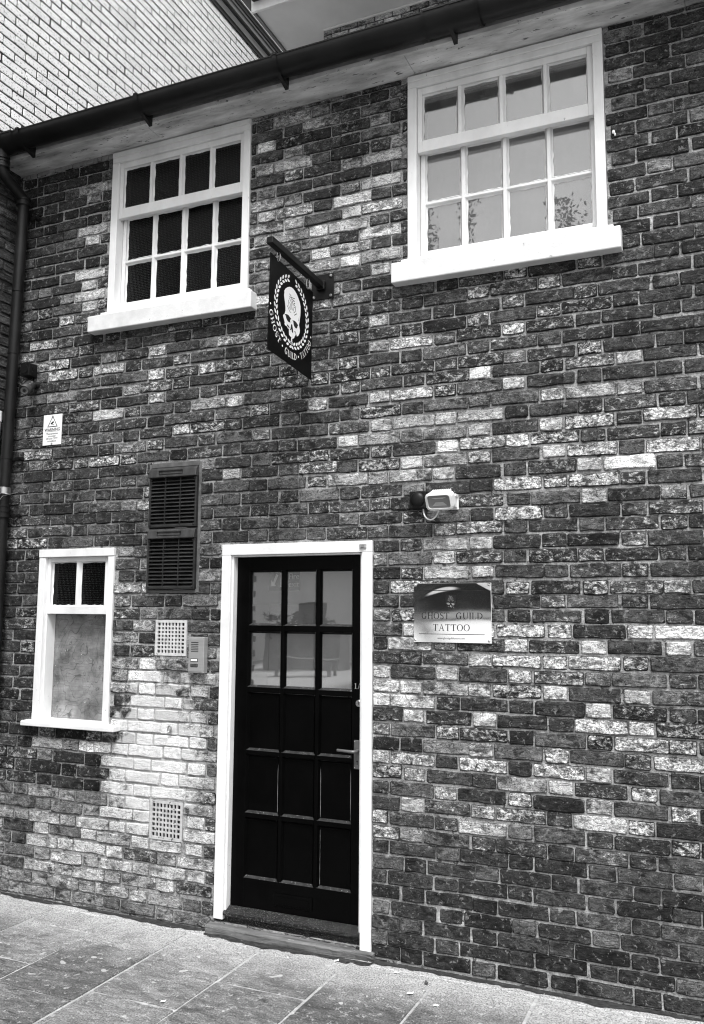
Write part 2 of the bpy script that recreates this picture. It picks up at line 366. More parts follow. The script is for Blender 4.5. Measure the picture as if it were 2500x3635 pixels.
def text_line(mb, s, f, cx, y, h, T=.13, t=.05, space=.10, width=None):
    gl = [glyph(c, T, t) for c in s]; tot = sum(g[1] + space for g in gl) - space; k = h; kx = h if width is None else width / tot
    x = cx - tot * kx / 2
    for polys, wd in gl:
        for p in polys: mb.sheet([(x + a * kx, y + b * k) for a, b in p], f)
        x += (wd + space) * kx
def sans(s, h, name):          # built-in font, returned as (verts, faces) centred on x, baseline 0
    c = bpy.data.curves.new(name, 'FONT'); c.body = s; c.size = h; c.align_x = 'CENTER'; c.resolution_u = 3
    o = bpy.data.objects.new(name, c); COL.objects.link(o); dg = bpy.context.evaluated_depsgraph_get(); dg.update()
    me = bpy.data.meshes.new_from_object(o.evaluated_get(dg)); vs = [tuple(v.co) for v in me.vertices]; fs = [tuple(p.vertices) for p in me.polygons]
    bpy.data.objects.remove(o); bpy.data.meshes.remove(me); bpy.data.curves.remove(c)
    return vs, fs
def sans_line(mb, s, f, cx, y, h, bold=0.0, kx=1.0):
    vs, fs = sans(s, h, 'lettering')
    for dx in ((0,) if not bold else (-bold, 0, bold)):
        mb.add([f(cx + x * kx + dx, y + z) for x, z, _ in vs], fs)

# ------------------------------------------------------------------ bricks
def hash2(a, b): return (sin(a * 127.1 + b * 311.7) * 43758.5453) % 1.0
def vn(x, y):
    xi, yi = math.floor(x), math.floor(y); fx, fy = x - xi, y - yi; fx = fx * fx * (3 - 2 * fx); fy = fy * fy * (3 - 2 * fy)
    a = hash2(xi, yi) * (1 - fx) + hash2(xi + 1, yi) * fx; b = hash2(xi, yi + 1) * (1 - fx) + hash2(xi + 1, yi + 1) * fx
    return a * (1 - fy) + b * fy
def slab(mb, u0, u1, v0, v1, f, face, back, col, jit=.0042, cham=.0055, rnd=random, edge=.40, tilt=1.0):
    """irregular block: outline in (u,v), f(u,v,h) -> 3D, face/back heights along the normal"""
    W, Hh = u1 - u0, v1 - v0; j = lambda: rnd.uniform(-jit, jit); c = min(.0045, Hh * .10) * rnd.uniform(.5, 1.8)
    k = 2 if W > .16 else 1
    o = [(u0 + c + j() * .5, v0 + j() * .6)] + [(u0 + W * (i + 1) / (k + 1) + j() * 4, v0 + j()) for i in range(k)] + [(u1 - c + j() * .5, v0 + j() * .6), (u1 + j() * .6, v0 + c)]
    o += [(u1 + j() * .6, v1 - c), (u1 - c + j() * .5, v1 + j() * .6)] + [(u1 - W * (i + 1) / (k + 1) + j() * 4, v1 + j()) for i in range(k)] + [(u0 + c, v1 + j() * .6), (u0 + j() * .6, v1 - c), (u0 + j() * .6, v0 + c)]
    n = len(o); cu, cv = (u0 + u1) / 2, (v0 + v1) / 2
    def ins(p, d): return (p[0] + (d if p[0] < cu else -d) * min(1, abs(p[0] - cu) / (W * .3)), p[1] + (d if p[1] < cv else -d))
    tu, tv = rnd.uniform(-.012, .012) * tilt, rnd.uniform(-.02, .02) * tilt
    h = lambda p: face + (p[0] - cu) * tu + (p[1] - cv) * tv
    vs = [f(p[0], p[1], back) for p in o] + [f(p[0], p[1], h(p) - cham * .9) for p in o] + [f(*ins(p, cham), h(p) + rnd.uniform(-.0006, .0006)) for p in o]
    fs = []
    for r in (0, n):
        fs += [(r + i, r + (i + 1) % n, r + n + (i + 1) % n, r + n + i) for i in range(n)]
    fs.append(tuple(range(2 * n, 3 * n)))
    if col is None: mb.add(vs, fs); return
    mb.add(vs, fs); e_ = (col[0] * edge, col[1] * edge, col[2])     # arrises painted darker, for the shadow outline of the joints
    mb.c += [e_] * (2 * n) + [col] * n

# openings in the front wall (x0, x1, z0, z1)
LW = (-.920, .134, 3.575, 4.703); RW = (1.151, 2.2215, 3.590, 4.703); SW = (-1.384, -.779, 1.000, 2.083); DR = (0.0, .9515, -.02, 2.080)
V1 = (-.522, -.172, 1.815, 2.585); A1 = (-.459, -.233, 1.427, 1.641); A2 = (-.455, -.224, .374, .597)
OPEN = [LW, RW, SW, DR, V1, A1, A2]
PITCH_Z, PAIR = .07405, .3745
# tones read off the photograph: (x, z, tone, mottle)
MARKS = []
def marks(ox, oy, q, lst):
    for a in lst:
        px, py = ox + a[0] / q, oy + a[1] / q
        d = RM @ Vector(((px - 1250) / 3055.815, 1, -(py - 1817.5) / 3055.815)); t = -CAM.y / d.y; p = CAM + d * t
        mt_ = a[3] if len(a) > 3 else .25
        MARKS.append((p.x, p.z, a[2] * (.5 if mt_ >= .5 and a[2] > .2 else 1), mt_))
Q = 1.2768
marks(1250, 2200, Q, [(250, 45, .55, .6), (1490, 80, .62), (1110, 135, .5, .5), (1490, 145, .5, .5), (585, 185, .4, .7), (435, 245, .5, .6), (760, 190, .12, .9), (135, 230, .55, .6), (585, 320, .35, .7), (935, 345, .45, .7), (1305, 360, .5, .6), (275, 435, .5, .6), (600, 460, .5, .6), (1120, 425, .5, .7), (140, 365, .45), (280, 370, .34), (430, 310, .28), (150, 300, .32), (265, 300, .4), (135, 625, .4, .7), (935, 775, .42, .6), (440, 800, .3, .7), (1140, 945, .38), (940, 625, .1, .85), (600, 890, .3, .7), (1525, 910, .25, .8), (280, 850, .35), (590, 600, .3), (1160, 865, .26), (1125, 715, .28), (760, 760, .24), (760, 55, .12, .9), (930, 55, .15, .85), (930, 200, .1, .9), (1110, 205, .12, .85), (1440, 50, .5, .7), (600, 260, .16, .8), (330, 110, .3), (240, 105, .3), (740, 130, .35, .8), (1320, 590, .1, .85), (620, 670, .08, .85), (280, 640, .12, .8), (910, 270, .05, .7), (600, 40, .4), (940, 690, .12, .8), (620, 40, .4), (600, 60, .45), (270, 975, .22), (600, 975, .25), (770, 980, .1), (450, 590, .16), (1100, 500, .12, .9), (1180, 500, .2, .8), (1440, 680, .14, .85)])
marks(1250, 1000, Q, [(580, 415, .6, .4), (740, 465, .5, .7), (280, 510, .3, .85), (895, 515, .3, .8), (135, 535, .4, .7), (430, 620, .5, .6), (570, 675, .55, .6), (140, 650, .4), (900, 645, .4, .7), (740, 725, .6, .5), (430, 750, .6, .4), (740, 790, .45, .7), (265, 820, .45), (410, 810, .3), (1260, 825, .6, .4), (575, 800, .25, .8), (1080, 835, .5, .6), (425, 875, .55, .5), (900, 780, .42), (1100, 975, .5, .6), (1255, 350, .45, .5), (1145, 500, .4, .6), (1250, 485, .3, .6), (1460, 955, .3, .6), (15, 720, .6), (300, 270, .14, .8), (750, 915, .1, .9), (570, 545, .24, .5), (590, 480, .2, .85), (1060, 505, .4, .1), (570, 615, .35, .1), (760, 355, .1, .6), (140, 175, .2, .7), (130, 350, .03, .0), (750, 400, .04, .3), (900, 450, .04, .2), (900, 590, .035, .1), (1240, 160, .03, .0), (1240, 425, .035, .1), (1430, 330, .035, .2), (1450, 885, .03, .1), (1270, 960, .03, .0), (440, 935, .035, .0), (750, 860, .04, .0), (1080, 770, .12, .85), (910, 720, .16, .85), (740, 660, .16, .7), (1400, 605, .3, .8), (1380, 740, .1, .85), (270, 635, .24), (130, 700, .22), (410, 690, .2), (270, 880, .26), (120, 890, .28), (50, 890, .3), (580, 745, .3, .8)])
marks(1400, 1650, 3.192, [(590, 120, .5, .6), (1350, 560, .4, .8), (580, 890, .4), (980, 895, .6, .5), (590, 1060, .5, .7), (570, 1215, .5), (975, 1215, .45, .75), (150, 1870, .5, .7), (1170, 1880, .2, .9), (870, 740, .08, .75), (1390, 1050, .06, .4), (940, 1060, .2, .85), (580, 740, .25, .8), (560, 260, .03, 0), (960, 560, .03, 0), (1360, 1215, .035, .1), (200, 1540, .03, .1), (250, 1060, .12, .1), (1350, 400, .06), (900, 400, .2, .85), (200, 250, .12), (330, 2070, .36, .5), (600, 2050, .3, .8)])
marks(0, 500, Q, [(1340, 385, .5, .5), (1245, 405, .42, .5), (1560, 280, .6, .3), (1465, 505, .6, .3), (1580, 550, .55, .3), (1250, 285, .36, .6), (1560, 205, .35, .6), (400, 605, .55, .2), (425, 650, .42, .3), (390, 700, .4, .3), (405, 745, .4, .3), (430, 460, .36, .3), (440, 265, .22, .1), (425, 225, .26, 0), (410, 410, .28, 0), (370, 855, .34, .4), (450, 595, .36, .2), (270, 1160, .3, .5), (1180, 510, .03, .0), (1350, 530, .05), (1350, 440, .2, .4), (1490, 450, .17, .5), (1180, 470, .3, .6), (1180, 565, .25, .6), (1330, 310, .16, .7), (490, 1000, .16, .6), (920, 1020, .12, .8), (730, 1080, .16, .8), (440, 1060, .2, .8), (900, 1195, .4, .6), (1450, 1195, .4, .7), (630, 1100, .2, .7), (480, 1240, .4, .4), (690, 1165, .25, .8), (1040, 1200, .2, .8), (1300, 1150, .22, .75), (300, 1060, .1, .8)])
marks(1250, 0, Q, [(100, 720, .42, .3), (100, 825, .5, .4), (200, 920, .3, .8), (40, 895, .6, .3), (15, 960, .5, .3), (200, 640, .26), (170, 525, .19, .1), (50, 1055, .3), (110, 1050, .3), (200, 1145, .2), (170, 750, .03, 0), (170, 870, .05, .2), (50, 780, .03, .1), (1220, 160, .11, .1), (1200, 590, .05, 0), (1380, 1200, .04, .1)])
marks(50, 1850, 2.28, [(1110, 1140, .75, .1), (1050, 1245, .7, .1), (1165, 1245, .7, .1), (1040, 1345, .78, .1), (1235, 1360, .78, .1), (1240, 1470, .58, .4), (1060, 1555, .68, .2), (1255, 1570, .66, .2), (890, 1645, .58, .2), (1050, 1660, .62, .2), (1240, 1670, .62, .2), (1060, 1760, .7, .2), (1275, 1780, .7, .2), (850, 1845, .46, .4), (655, 1830, .58, .3), (465, 1810, .4, .5), (260, 1790, .4, .4), (1045, 1855, .6, .2), (1245, 1880, .7, .2), (840, 1340, .5, .6), (870, 1240, .3, .6), (1040, 1455, .38, .3), (850, 1130, .34, .4), (980, 1140, .26, .3), (1055, 820, .42, .7), (860, 530, .4, .7), (1545, 1810, .5, .4), (1460, 1700, .28, .3), (860, 1440, .03, .1), (840, 1540, .03, .2), (870, 1740, .03, .2), (1440, 1460, .05, .6), (1380, 1360, .09, .1), (1390, 1570, .2, .3), (1270, 1150, .14, .5), (1300, 1250, .12, .3), (60, 1390, .02, 0), (100, 910, .02, 0), (1060, 720, .2, .5), (1260, 740, .12), (1420, 740, .1), (890, 1030, .035, .3), (1000, 930, .04, .2), (850, 930, .2, .3), (920, 250, .2, .5), (940, 440, .035, 0), (1000, 330, .06, .5), (930, 640, .14, .6)])
marks(0, 2900, Q, [(520, 40, .48, .2), (640, 50, .46, .2), (640, 110, .58, .2), (750, 130, .5, .3), (420, 85, .46, .2), (530, 165, .52, .2), (415, 145, .46, .2), (310, 130, .42, .3), (210, 60, .44, .3), (195, 115, .36, .3), (760, 320, .46, .2), (640, 225, .3, .3), (520, 220, .4, .3), (425, 270, .34, .2), (630, 360, .34, .2), (530, 285, .26, .2), (880, 90, .5, .4), (860, 30, .44, .4), (740, 265, .34, .4), (870, 215, .34, .3), (835, 140, .26, .3), (640, 175, .05, .6), (80, 100, .05, .1), (60, 40, .05, .2), (130, 225, .08, .1), (40, 205, .06, .3), (240, 180, .16), (315, 195, .3), (410, 205, .2), (300, 250, .22), (220, 240, .3, .3), (760, 195, .2, .5), (720, 255, .4, .4), (900, 345, .06, .6), (870, 410, .1), (750, 385, .2), (640, 290, .26), (530, 350, .26), (410, 330, .22), (310, 310, .2), (240, 300, .2), (350, 30, .36), (240, 20, .3)])

def zone_tone(x, z, header, rnd):
    base = .039 * math.exp(rnd.gauss(0, .48)); mot = max(0, rnd.gauss(.36, .17))
    n = vn(x * 1.3 + 5, z * 1.6)
    if x < -.92 and z > 3.75: base *= .75; mot *= .35
    elif .13 < x < 1.15 and z > 3.5:
        base *= 1.25; mot *= 1.0
        if rnd.random() < .16: base = rnd.uniform(.2, .42)
    elif x > 2.2 and z > 2.9: base *= .8; mot *= .6
    elif z < .52 and x > .95: base *= .60 + .4 * n; mot *= .45
    elif x > .95 and z > 1.9: mot += .08 + (.10 if header else 0)
    elif x > .95: mot += .06 + (.12 if header else 0)
    elif x < 0 and z < 1.35 and x > -.8: base = rnd.uniform(.42, .72) if (-.64 < x < -.17 and .60 < z < 1.36) or (-.5 < x < -.2 and z > 1.3) else rnd.uniform(.18, .46); mot *= .6
    elif x < 0 and z < .62: base = rnd.uniform(.1, .26); mot *= .5
    elif x < -.77 and z < 2.1: base *= .62; mot += .05
    elif z > 2.6: mot += .12; base *= 1.02
    else: base *= 1.2; mot += .05
    if header and rnd.random() < .09: base *= 2.6
    return min(base, .6), min(mot, .9)

def course_list(x0, x1, z0, z1, phase=1.1745, zref=1.307 - PITCH_Z / 2, rnd=random):
    out = []; i0 = math.floor((z0 - zref) / PITCH_Z)
    for i in range(i0, math.ceil((z1 - zref) / PITCH_Z)):
        zb = zref + i * PITCH_Z; hc = phase + (0 if i % 2 == 0 else PAIR / 2)   # header centre
        k0 = math.floor((x0 - hc) / PAIR) - 1; sh = rnd.uniform(-.012, .012)
        for k in range(k0, int((x1 - hc) / PAIR) + 2):
            c = hc + k * PAIR + sh + rnd.uniform(-.005, .005)
            out.append((c - .0625, c + .0625, zb, zb + PITCH_Z, True, i)); out.append((c + .0625, c + PAIR - .0625, zb, zb + PITCH_Z, False, i))
    return [b for b in out if b[1] > x0 + .02 and b[0] < x1 - .02 and b[3] > z0 and b[2] < z1 + .02]

def cut(b, opens):
    """split a brick rectangle round the openings"""
    ps = [(b[0], b[1], b[2], b[3])]
    for o in opens:
        nx = []
        for p in ps:
            if p[1] <= o[0] or p[0] >= o[1] or p[3] <= o[2] + .004 or p[2] >= o[3] - .004: nx.append(p); continue
            if o[0] - p[0] > .03: nx.append((p[0], o[0] + .001, p[2], p[3]))
            if p[1] - o[1] > .03: nx.append((o[1] - .001, p[1], p[2], p[3]))
            l, r = max(p[0], o[0]), min(p[1], o[1])
            if p[3] - o[3] > .018 and r - l > .03: nx.append((l, r, o[3], p[3]))
            if o[2] - p[2] > .018 and r - l > .03: nx.append((l, r, p[2], o[2]))
        ps = nx
    return ps

house = thing('brick_building', 'old two storey brick building with white sash windows and a black door', 'building', (.5, .2, -.075))
# mortar wall with the openings cut through it
xs = sorted({-1.74, 4.6} | {a for o in OPEN for a in o[:2]}); zs = sorted({-.4, 4.72} | {a for o in OPEN for a in o[2:]})
mb = MB()
inside = lambda x, z: any(o[0] < x < o[1] and o[2] < z < o[3] for o in OPEN)
Y0, Y1 = .0085, .26
for i in range(len(xs) - 1):
    for j in range(len(zs) - 1):
        a, b, c, d = xs[i], xs[i + 1], zs[j], zs[j + 1]; cx, cz = (a + b) / 2, (c + d) / 2
        if inside(cx, cz): continue
        mb.add([(a, Y0, c), (b, Y0, c), (b, Y0, d), (a, Y0, d)], [(0, 1, 2, 3)])
        if i and inside((xs[i - 1] + a) / 2, cz): mb.add([(a, Y0, c), (a, Y0, d), (a, Y1, d), (a, Y1, c)], [(0, 1, 2, 3)])
        if i < len(xs) - 2 and inside((b + xs[i + 2]) / 2, cz): mb.add([(b, Y0, c), (b, Y1, c), (b, Y1, d), (b, Y0, d)], [(0, 1, 2, 3)])
        if j and inside(cx, (zs[j - 1] + c) / 2): mb.add([(a, Y0, c), (a, Y1, c), (b, Y1, c), (b, Y0, c)], [(0, 1, 2, 3)])
        if j < len(zs) - 2 and inside(cx, (d + zs[j + 2]) / 2): mb.add([(a, Y0, d), (b, Y0, d), (b, Y1, d), (a, Y1, d)], [(0, 1, 2, 3)])
mb.build('mortar_wall', mortarM, house)

rb = random.Random(5); BR = []
CL = course_list(-1.74, 3.6, -.12, 4.70, rnd=rb)
for i_m, m in enumerate(MARKS):
    if m[3] >= .5 and m[0] > .9 and m[2] > .15:
        hd_ = [b for b in CL if b[4] and b[2] <= m[1] <= b[3]]
        if hd_:
            b = min(hd_, key=lambda q: abs((q[0] + q[1]) / 2 - m[0])); MARKS[i_m] = ((b[0] + b[1]) / 2, m[1], m[2] * 1.5, m[3])
for b in CL:
    mk = [m for m in MARKS if b[0] <= m[0] <= b[1] and b[2] <= m[1] <= b[3]]
    tone, mot = zone_tone((b[0] + b[1]) / 2, (b[2] + b[3]) / 2, b[4], rb)
    if mk: tone, mot = mk[-1][2] * rb.uniform(.9, 1.08), mk[-1][3]
    if -1.0 < (b[0] + b[1]) / 2 < 0 and b[3] < .04: tone = rb.uniform(.07, .16)
    for p in cut(b, OPEN):
        cx = (p[0] + p[1]) / 2; wz = (vn(cx * 1.1, p[2] * 7.3) - .5) * .013 + (vn(cx * 3.1 + 9, p[2] * 13) - .5) * .007
        g = .0042 + rb.uniform(-.0016, .0016); gz = .0043 + rb.uniform(-.0014, .0018)
        r = (p[0] + g, p[1] - g, p[2] + gz + wz, min(p[3] - gz + wz, 4.699))
        if r[1] - r[0] < .02 or r[3] - r[2] < .012: continue
        u, v, d = project((cx, 0, (p[2] + p[3]) / 2)); vis = -.01 < u < 1.01 and -.01 < v < 1.01
        BR.append(((r[1] - r[0]) * (r[3] - r[2]) / d ** 2 if vis else 0, r, (tone, mot, rb.random()), rb.uniform(-.0035, .003)))
BR.sort(key=lambda a: -a[0])
fy = lambda u, v, h: (u, -h, v)
rest = MB()
for i, (_, r, col, dy) in enumerate(BR):
    m_ = MB() if i < 300 else rest
    slab(m_, *r, fy, dy, -.03, col, rnd=rb)
    if i < 300: m_.build('brick', brickM, house)
o = rest.build('brickwork', brickM, house); o['kind'] = 'stuff'

# eaves: soffit boards, edge moulding, fascia, roof
for a, b in ((-1.74, -.52), (-.518, 1.20), (1.202, 2.62), (2.622, 4.6)):
    MB().box(a, b, -.196, .02, 4.704, 4.722).build('soffit_board', soffM, house, bevel=.002)
MB().box(-1.74, 4.6, -.206, -.197, 4.699, 4.728).build('soffit_moulding', soffM, house, bevel=.003)
MB().box(-1.74, 4.6, -.198, -.175, 4.729, 4.868).build('fascia', fascM, house, bevel=.002)
MB().box(-1.74, 4.6, -.17, 3.5, 4.868, 4.93).build('roof', leadM, house)
m_ = MB()
for i in range(26):
    x = -1.70 + i * .031 + rb.uniform(-.004, .004)
    m_.box(x, x + .03, -.004, .02, 4.672 + rb.uniform(-.008, .006), 4.703)
m_.build('mortar_fillet', renderM, house, bevel=.003)

# ------------------------------------------------------------------ sash windows
def room(x0, x1, z0, z1, y0, y1, mat, name, parent):
    MB().add([(x0, y0, z0), (x1, y0, z0), (x1, y0, z1), (x0, y0, z1), (x0, y1, z0), (x1, y1, z0), (x1, y1, z1), (x0, y1, z1)],
             [(4, 5, 6, 7), (0, 4, 7, 3), (1, 2, 6, 5), (0, 1, 5, 4), (3, 7, 6, 2)]).build(name, mat, parent)
def sash(x0, x1, z0, z1, xc, zc, yf, yb, parent, paint, bar=.026):
    """stiles and rails round the panes given by column pairs xc and row pairs zc"""
    L, Rr, Bt, Tp = xc[0][0], xc[-1][1], zc[0][0], zc[-1][1]
    for n_, q in (('stile', (x0, L, z0, z1)), ('stile', (Rr, x1, z0, z1)), ('rail', (L, Rr, z0, Bt)), ('rail', (L, Rr, Tp, z1))):
        MB().box(q[0], q[1], yf, yb, q[2], q[3]).build(n_, paint, parent, bevel=.003)
    for i in range(len(xc) - 1): 
        MB().prism([(xc[i][1], yf + .016), (xc[i][1] + .007, yf + .002), (xc[i + 1][0] - .007, yf + .002), (xc[i + 1][0], yf + .016), (xc[i + 1][0], yb), (xc[i][1], yb)], lambda u, v: (u, v, Bt), (0, 0, Tp - Bt)).build('glazing_bar', paint, parent, bevel=.0015)
    for j in range(len(zc) - 1):
        MB().prism([(yf + .017, zc[j][1]), (yf + .003, zc[j][1] + .007), (yf + .003, zc[j + 1][0] - .007), (yf + .017, zc[j + 1][0]), (yb - .001, zc[j + 1][0]), (yb - .001, zc[j][1])], lambda u, v: (L, u, v), (Rr - L, 0, 0)).build('glazing_bar', paint, parent, bevel=.0015)
def putty(xc, zc, y, parent, paint, rnd):      # uneven putty fillet round every pane
    for a, b in xc:
        for c, d in zc:
            m = MB(); k = .006
            def edge(p0, p1, nx, nz):
                n = 9; A = []; Bq = []
                for i in range(n + 1):
                    t = i / n; x = p0[0] + (p1[0] - p0[0]) * t; z = p0[1] + (p1[1] - p0[1]) * t; q = k + rnd.uniform(-.002, .0035)
                    A.append((x, y - .010, z)); Bq.append((x + nx * q, y - .001, z + nz * q))
                m.add(A + Bq, [(i, i + 1, n + 2 + i, n + 1 + i) for i in range(n)])
            edge((a, c), (b, c), 0, 1); edge((a, d), (b, d), 0, -1); edge((a, c), (a, d), 1, 0); edge((b, c), (b, d), -1, 0)
            m.build('putty', paint, parent)
def sash_window(x0, xc, glass, inner, sillx, sillz):
    x1 = x0 + (1.0541 if x0 < 0 else 1.0700); z0, z1 = 3.613, 4.702
    fr = MB()
    for q in ((x0 + .002, xc[0][0] - .028, z0 - .03, z1 - .075), (xc[-1][1] + .030, x1 - .002, z0 - .03, z1 - .075)): fr.box(q[0], q[1], -.006, .13, q[2], q[3])
    fr.box(x0 + .002, x1 - .002, -.006, .13, z1 - .0745, z1 - .004)
    win = fr.build('window', whiteM, house, bevel=.003)
    win['label'] = ('left upper sash window with dark patterned glass' if x0 < 0 else 'right upper sash window with pale clear glass')
    MB().box(x0 + .004, x1 - .004, -.014, -.0062, z1 - .040, z1 - .006).build('head_moulding', whiteM, win, bevel=.004)
    up = [(4.311, 4.586)]; lo = [(3.683, 3.948), (3.975, 4.256)]
    a, b = xc[0][0] - .027, xc[-1][1] + .029
    sash(a, b, 4.243, 4.626, xc, up, .012, .046, win, whiteM)
    xl = [(q[0] + .003, q[1] + .003) for q in xc]
    sash(a + .004, b - .002, 3.622, 4.290, xl, lo, .056, .092, win, whiteM)
    MB().box(a - .012, a, .052, .1, 3.63, 4.24).build('parting_bead', whiteM, win, bevel=.002)
    rr = random.Random(3)
    for zz, yy in ((up, .034), (lo, .078)):
        putty(xc if zz is up else xl, zz, yy, win, whiteM, rr)
        for p in (xc if zz is up else xl):
            for c in zz: MB().box(p[0] - .002, p[1] + .002, yy, yy + .004, c[0] - .002, c[1] + .002).build('pane', glass, win)
    s = MB(); s.box(sillx[0], sillx[1], -.068, .10, sillz[0], sillz[1]); sl = s.build('sill', sillM, win, bevel=.006)
    MB().box(x0 - .03, x1 + .03, -.03, .10, sillz[1] + .001, sillz[1] + .028).build('sill_upstand', whiteO, win, bevel=.006)
    room(x0 + .01, x1 - .01, 3.60, 4.68, .135, .75, darkIn, 'room_lining', win)
    if inner: MB().box(x0 + .05, x1 - .05, .20, .206, 3.62, 4.60).build('blind', blindM, win)
sash_window(-.920, [(-.838, -.634), (-.606, -.407), (-.374, -.177), (-.147, .053)], obsM, False, (-1.018, .196), (3.470, 3.576))
sash_window(1.1515, [(1.234, 1.436), (1.468, 1.668), (1.699, 1.905), (1.935, 2.138)], glassW, True, (1.079, 2.288), (3.478, 3.592))

# small ground floor window, lower half boarded with plywood
fr = MB()
fr.box(-1.382, -1.330, -.006, .12, 1.004, 2.030); fr.box(-.826, -.781, -.006, .12, 1.004, 2.030)
sw = fr.build('window', whiteM, house, bevel=.003); sw['label'] = 'small boarded window with a plywood panel below two obscure panes'
MB().box(-1.383, -.780, -.010, .12, 2.0305, 2.081).build('head_board', whiteM, sw, bevel=.003)
scx, scz = [(-1.304, -1.101), (-1.073, -.866)], [(1.720, 2.000)]
sash(-1.329, -.827, 1.669, 2.030, scx, scz, .018, .056, sw, whiteM)
putty(scx, scz, .046, sw, whiteM, random.Random(8))
for p in scx: MB().box(p[0] - .002, p[1] + .002, .046, .05, 1.718, 2.002).build('pane', obsM, sw)
MB().box(-1.329, -.827, .10, .112, 1.006, 1.690).build('plywood_board', plyM, sw)
MB().box(-1.329, -1.318, .02, .099, 1.006, 1.668).build('parting_bead', whiteM, sw, bevel=.002)
MB().prism([(-.064, .972), (-.064, .998), (-.056, 1.002), (.10, 1.010), (.10, .972)], lambda u, v: (-1.418, u, v), (.728, 0, 0)).build('sill', whiteO, sw, bevel=.004)
room(-1.38, -.785, 1.69, 2.07, .125, .5, darkIn, 'room_lining', sw)

# ------------------------------------------------------------------ door
df = MB()
df.box(.002, .062, -.004, .14, -.002, 2.015); df.box(.888, .9495, -.004, .14, -.046, 2.015)
fro = df.build('door_frame', whiteO, house, bevel=.003)
MB().box(.002, .9495, -.0045, .14, 2.0155, 2.078).build('head', whiteO, fro, bevel=.003)
MB().box(.0625, .076, .010, .14, .02, 2.0153).build('stop_bead', whiteO, fro, bevel=.002)
MB().box(.876, .8875, .010, .14, .02, 2.0153).build('stop_bead', whiteO, fro, bevel=.002)
MB().box(.0765, .8755, .010, .14, 2.006, 2.0152).build('stop_bead', whiteO, fro, bevel=.002)
sn = MB(); sn.box(.877, .917, -.014, -.0045, 2.037, 2.060); sn.build('bell_plate', aluM, fro, bevel=.003)
MB().tube([(.897, -.0145, 2.0485), (.897, -.020, 2.0485)], .008, 14).build('bell_push', steelM, fro, True)
DC = [(.160, .369), (.391, .588), (.613, .812)]; DZ = [(.222, .545), (.572, .890), (.914, 1.236), (1.266, 1.580), (1.614, 1.928)]
dl = MB()
dl.box(.0775, DC[0][0], .050, .095, .045, 2.0045); dl.box(DC[2][1], .8745, .050, .095, .045, 2.0045)
door = dl.build('door', blackG, house, bevel=.002); door['label'] = 'black glazed door, six glass panes above nine painted panels'
MB().box(DC[0][0], DC[2][1], .050, .095, DZ[4][1], 2.0045).build('rail', blackG, door, bevel=.002)
MB().box(DC[0][0], DC[2][1], .050, .095, .045, DZ[0][0]).build('rail', blackG, door, bevel=.002)
for i in range(2): MB().box(DC[i][1], DC[i + 1][0], .052, .093, DZ[0][0], DZ[4][1]).build('glazing_bar', blackG, door, bevel=.003)
for j in range(4):
    for c in DC: MB().box(c[0], c[1], .051, .094, DZ[j][1], DZ[j + 1][0]).build('glazing_bar', blackG, door, bevel=.003)
rs0 = random.Random(6)
for j, z in enumerate(DZ):
    for c in DC:
        m_ = MB(); k = .011
        # sloping bead along the bottom of every opening, its highlight put into a paler dusty paint, and slim beads on the other sides
        MB().add([(c[0] - .006, .0495, z[0]), (c[1] + .006, .0495, z[0]), (c[1] - k, .068, z[0] + .012), (c[0] + k, .068, z[0] + .012)], [(0, 1, 2, 3)]).build('ledge_bead', ledgeLightM, door)
        if j < 3 and rs0.random() < .75:
            for sx, e_ in ((c[0] + k, .0022), (c[1] - k, -.0018)):
                if rs0.random() < .6: MB().add([(sx - e_, .0655, z[0] + .016), (sx + e_ * .4, .0655, z[0] + .016), (sx + e_ * .4, .0655, z[1] - .02 - .1 * rs0.random()), (sx - e_, .0655, z[1] - .03)], [(0, 1, 2, 3)]).build('worn_edge_highlight', edgeLightM, door)  # thin pale strips paint the highlights along worn moulding edges
        m_.add([(c[0], .050, z[1]), (c[1], .050, z[1]), (c[1] - k, .068, z[1] - k), (c[0] + k, .068, z[1] - k)], [(3, 2, 1, 0)])
        m_.add([(c[0], .050, z[0]), (c[0] + k, .068, z[0] + .012), (c[0] + k, .068, z[1] - k), (c[0], .050, z[1])], [(0, 1, 2, 3)])
        m_.add([(c[1], .050, z[0]), (c[1] - k, .068, z[0] + .012), (c[1] - k, .068, z[1] - k), (c[1], .050, z[1])], [(3, 2, 1, 0)])
        m_.build('bead', blackG, door)
        if j >= 3: MB().box(c[0] + k * .4, c[1] - k * .4, .066, .070, z[0] + .004, z[1] - .004).build('pane', glassD, door)
        else: MB().box(c[0] + k * .4, c[1] - k * .4, .067, .080, z[0] + .004, z[1] - .004).build('panel', blackG, door)
lp = MB(); lp.box(.355, .590, .043, .0505, .100, .165); lp.build('letter_plate', blackG, door, bevel=.003)
MB().box(.372, .573, .040, .0429, .113, .150).build('letter_flap', blackG, door, bevel=.003)
hp = MB(); hp.box(.828, .869, .043, .050, .860, 1.012); hpl = hp.build('handle_plate', gunM, door, bevel=.004)
MB().tube([(.853, .043, .957), (.853, .005, .957), (.846, -.004, .957), (.836, -.006, .957), (.752, -.004, .960)], [.009, .009, .009, .0085, .0075], 12).build('lever', gunM, door, True)
kh = MB(); kh.sheet(arc(.849, .901, .0052, .0052, 0, 360, 14)[:-1], XZ(.0424)); kh.sheet([(.846, .884), (.852, .884), (.8505, .900), (.8475, .900)], XZ(.0422)); kh.build('keyhole', printK, door)
sc = MB()
for x in (.834, .863):
    for z in (.868, 1.004): sc.sphere((x, .043, z), (.003, .002, .003), 8, 6)
sc.build('screws', steelM, door)
MB().tube([(.858, .050, 1.206), (.858, .036, 1.206), (.858, .033, 1.206)], [.019, .0185, .015], 20).build('cylinder_lock', steelM, door, True)
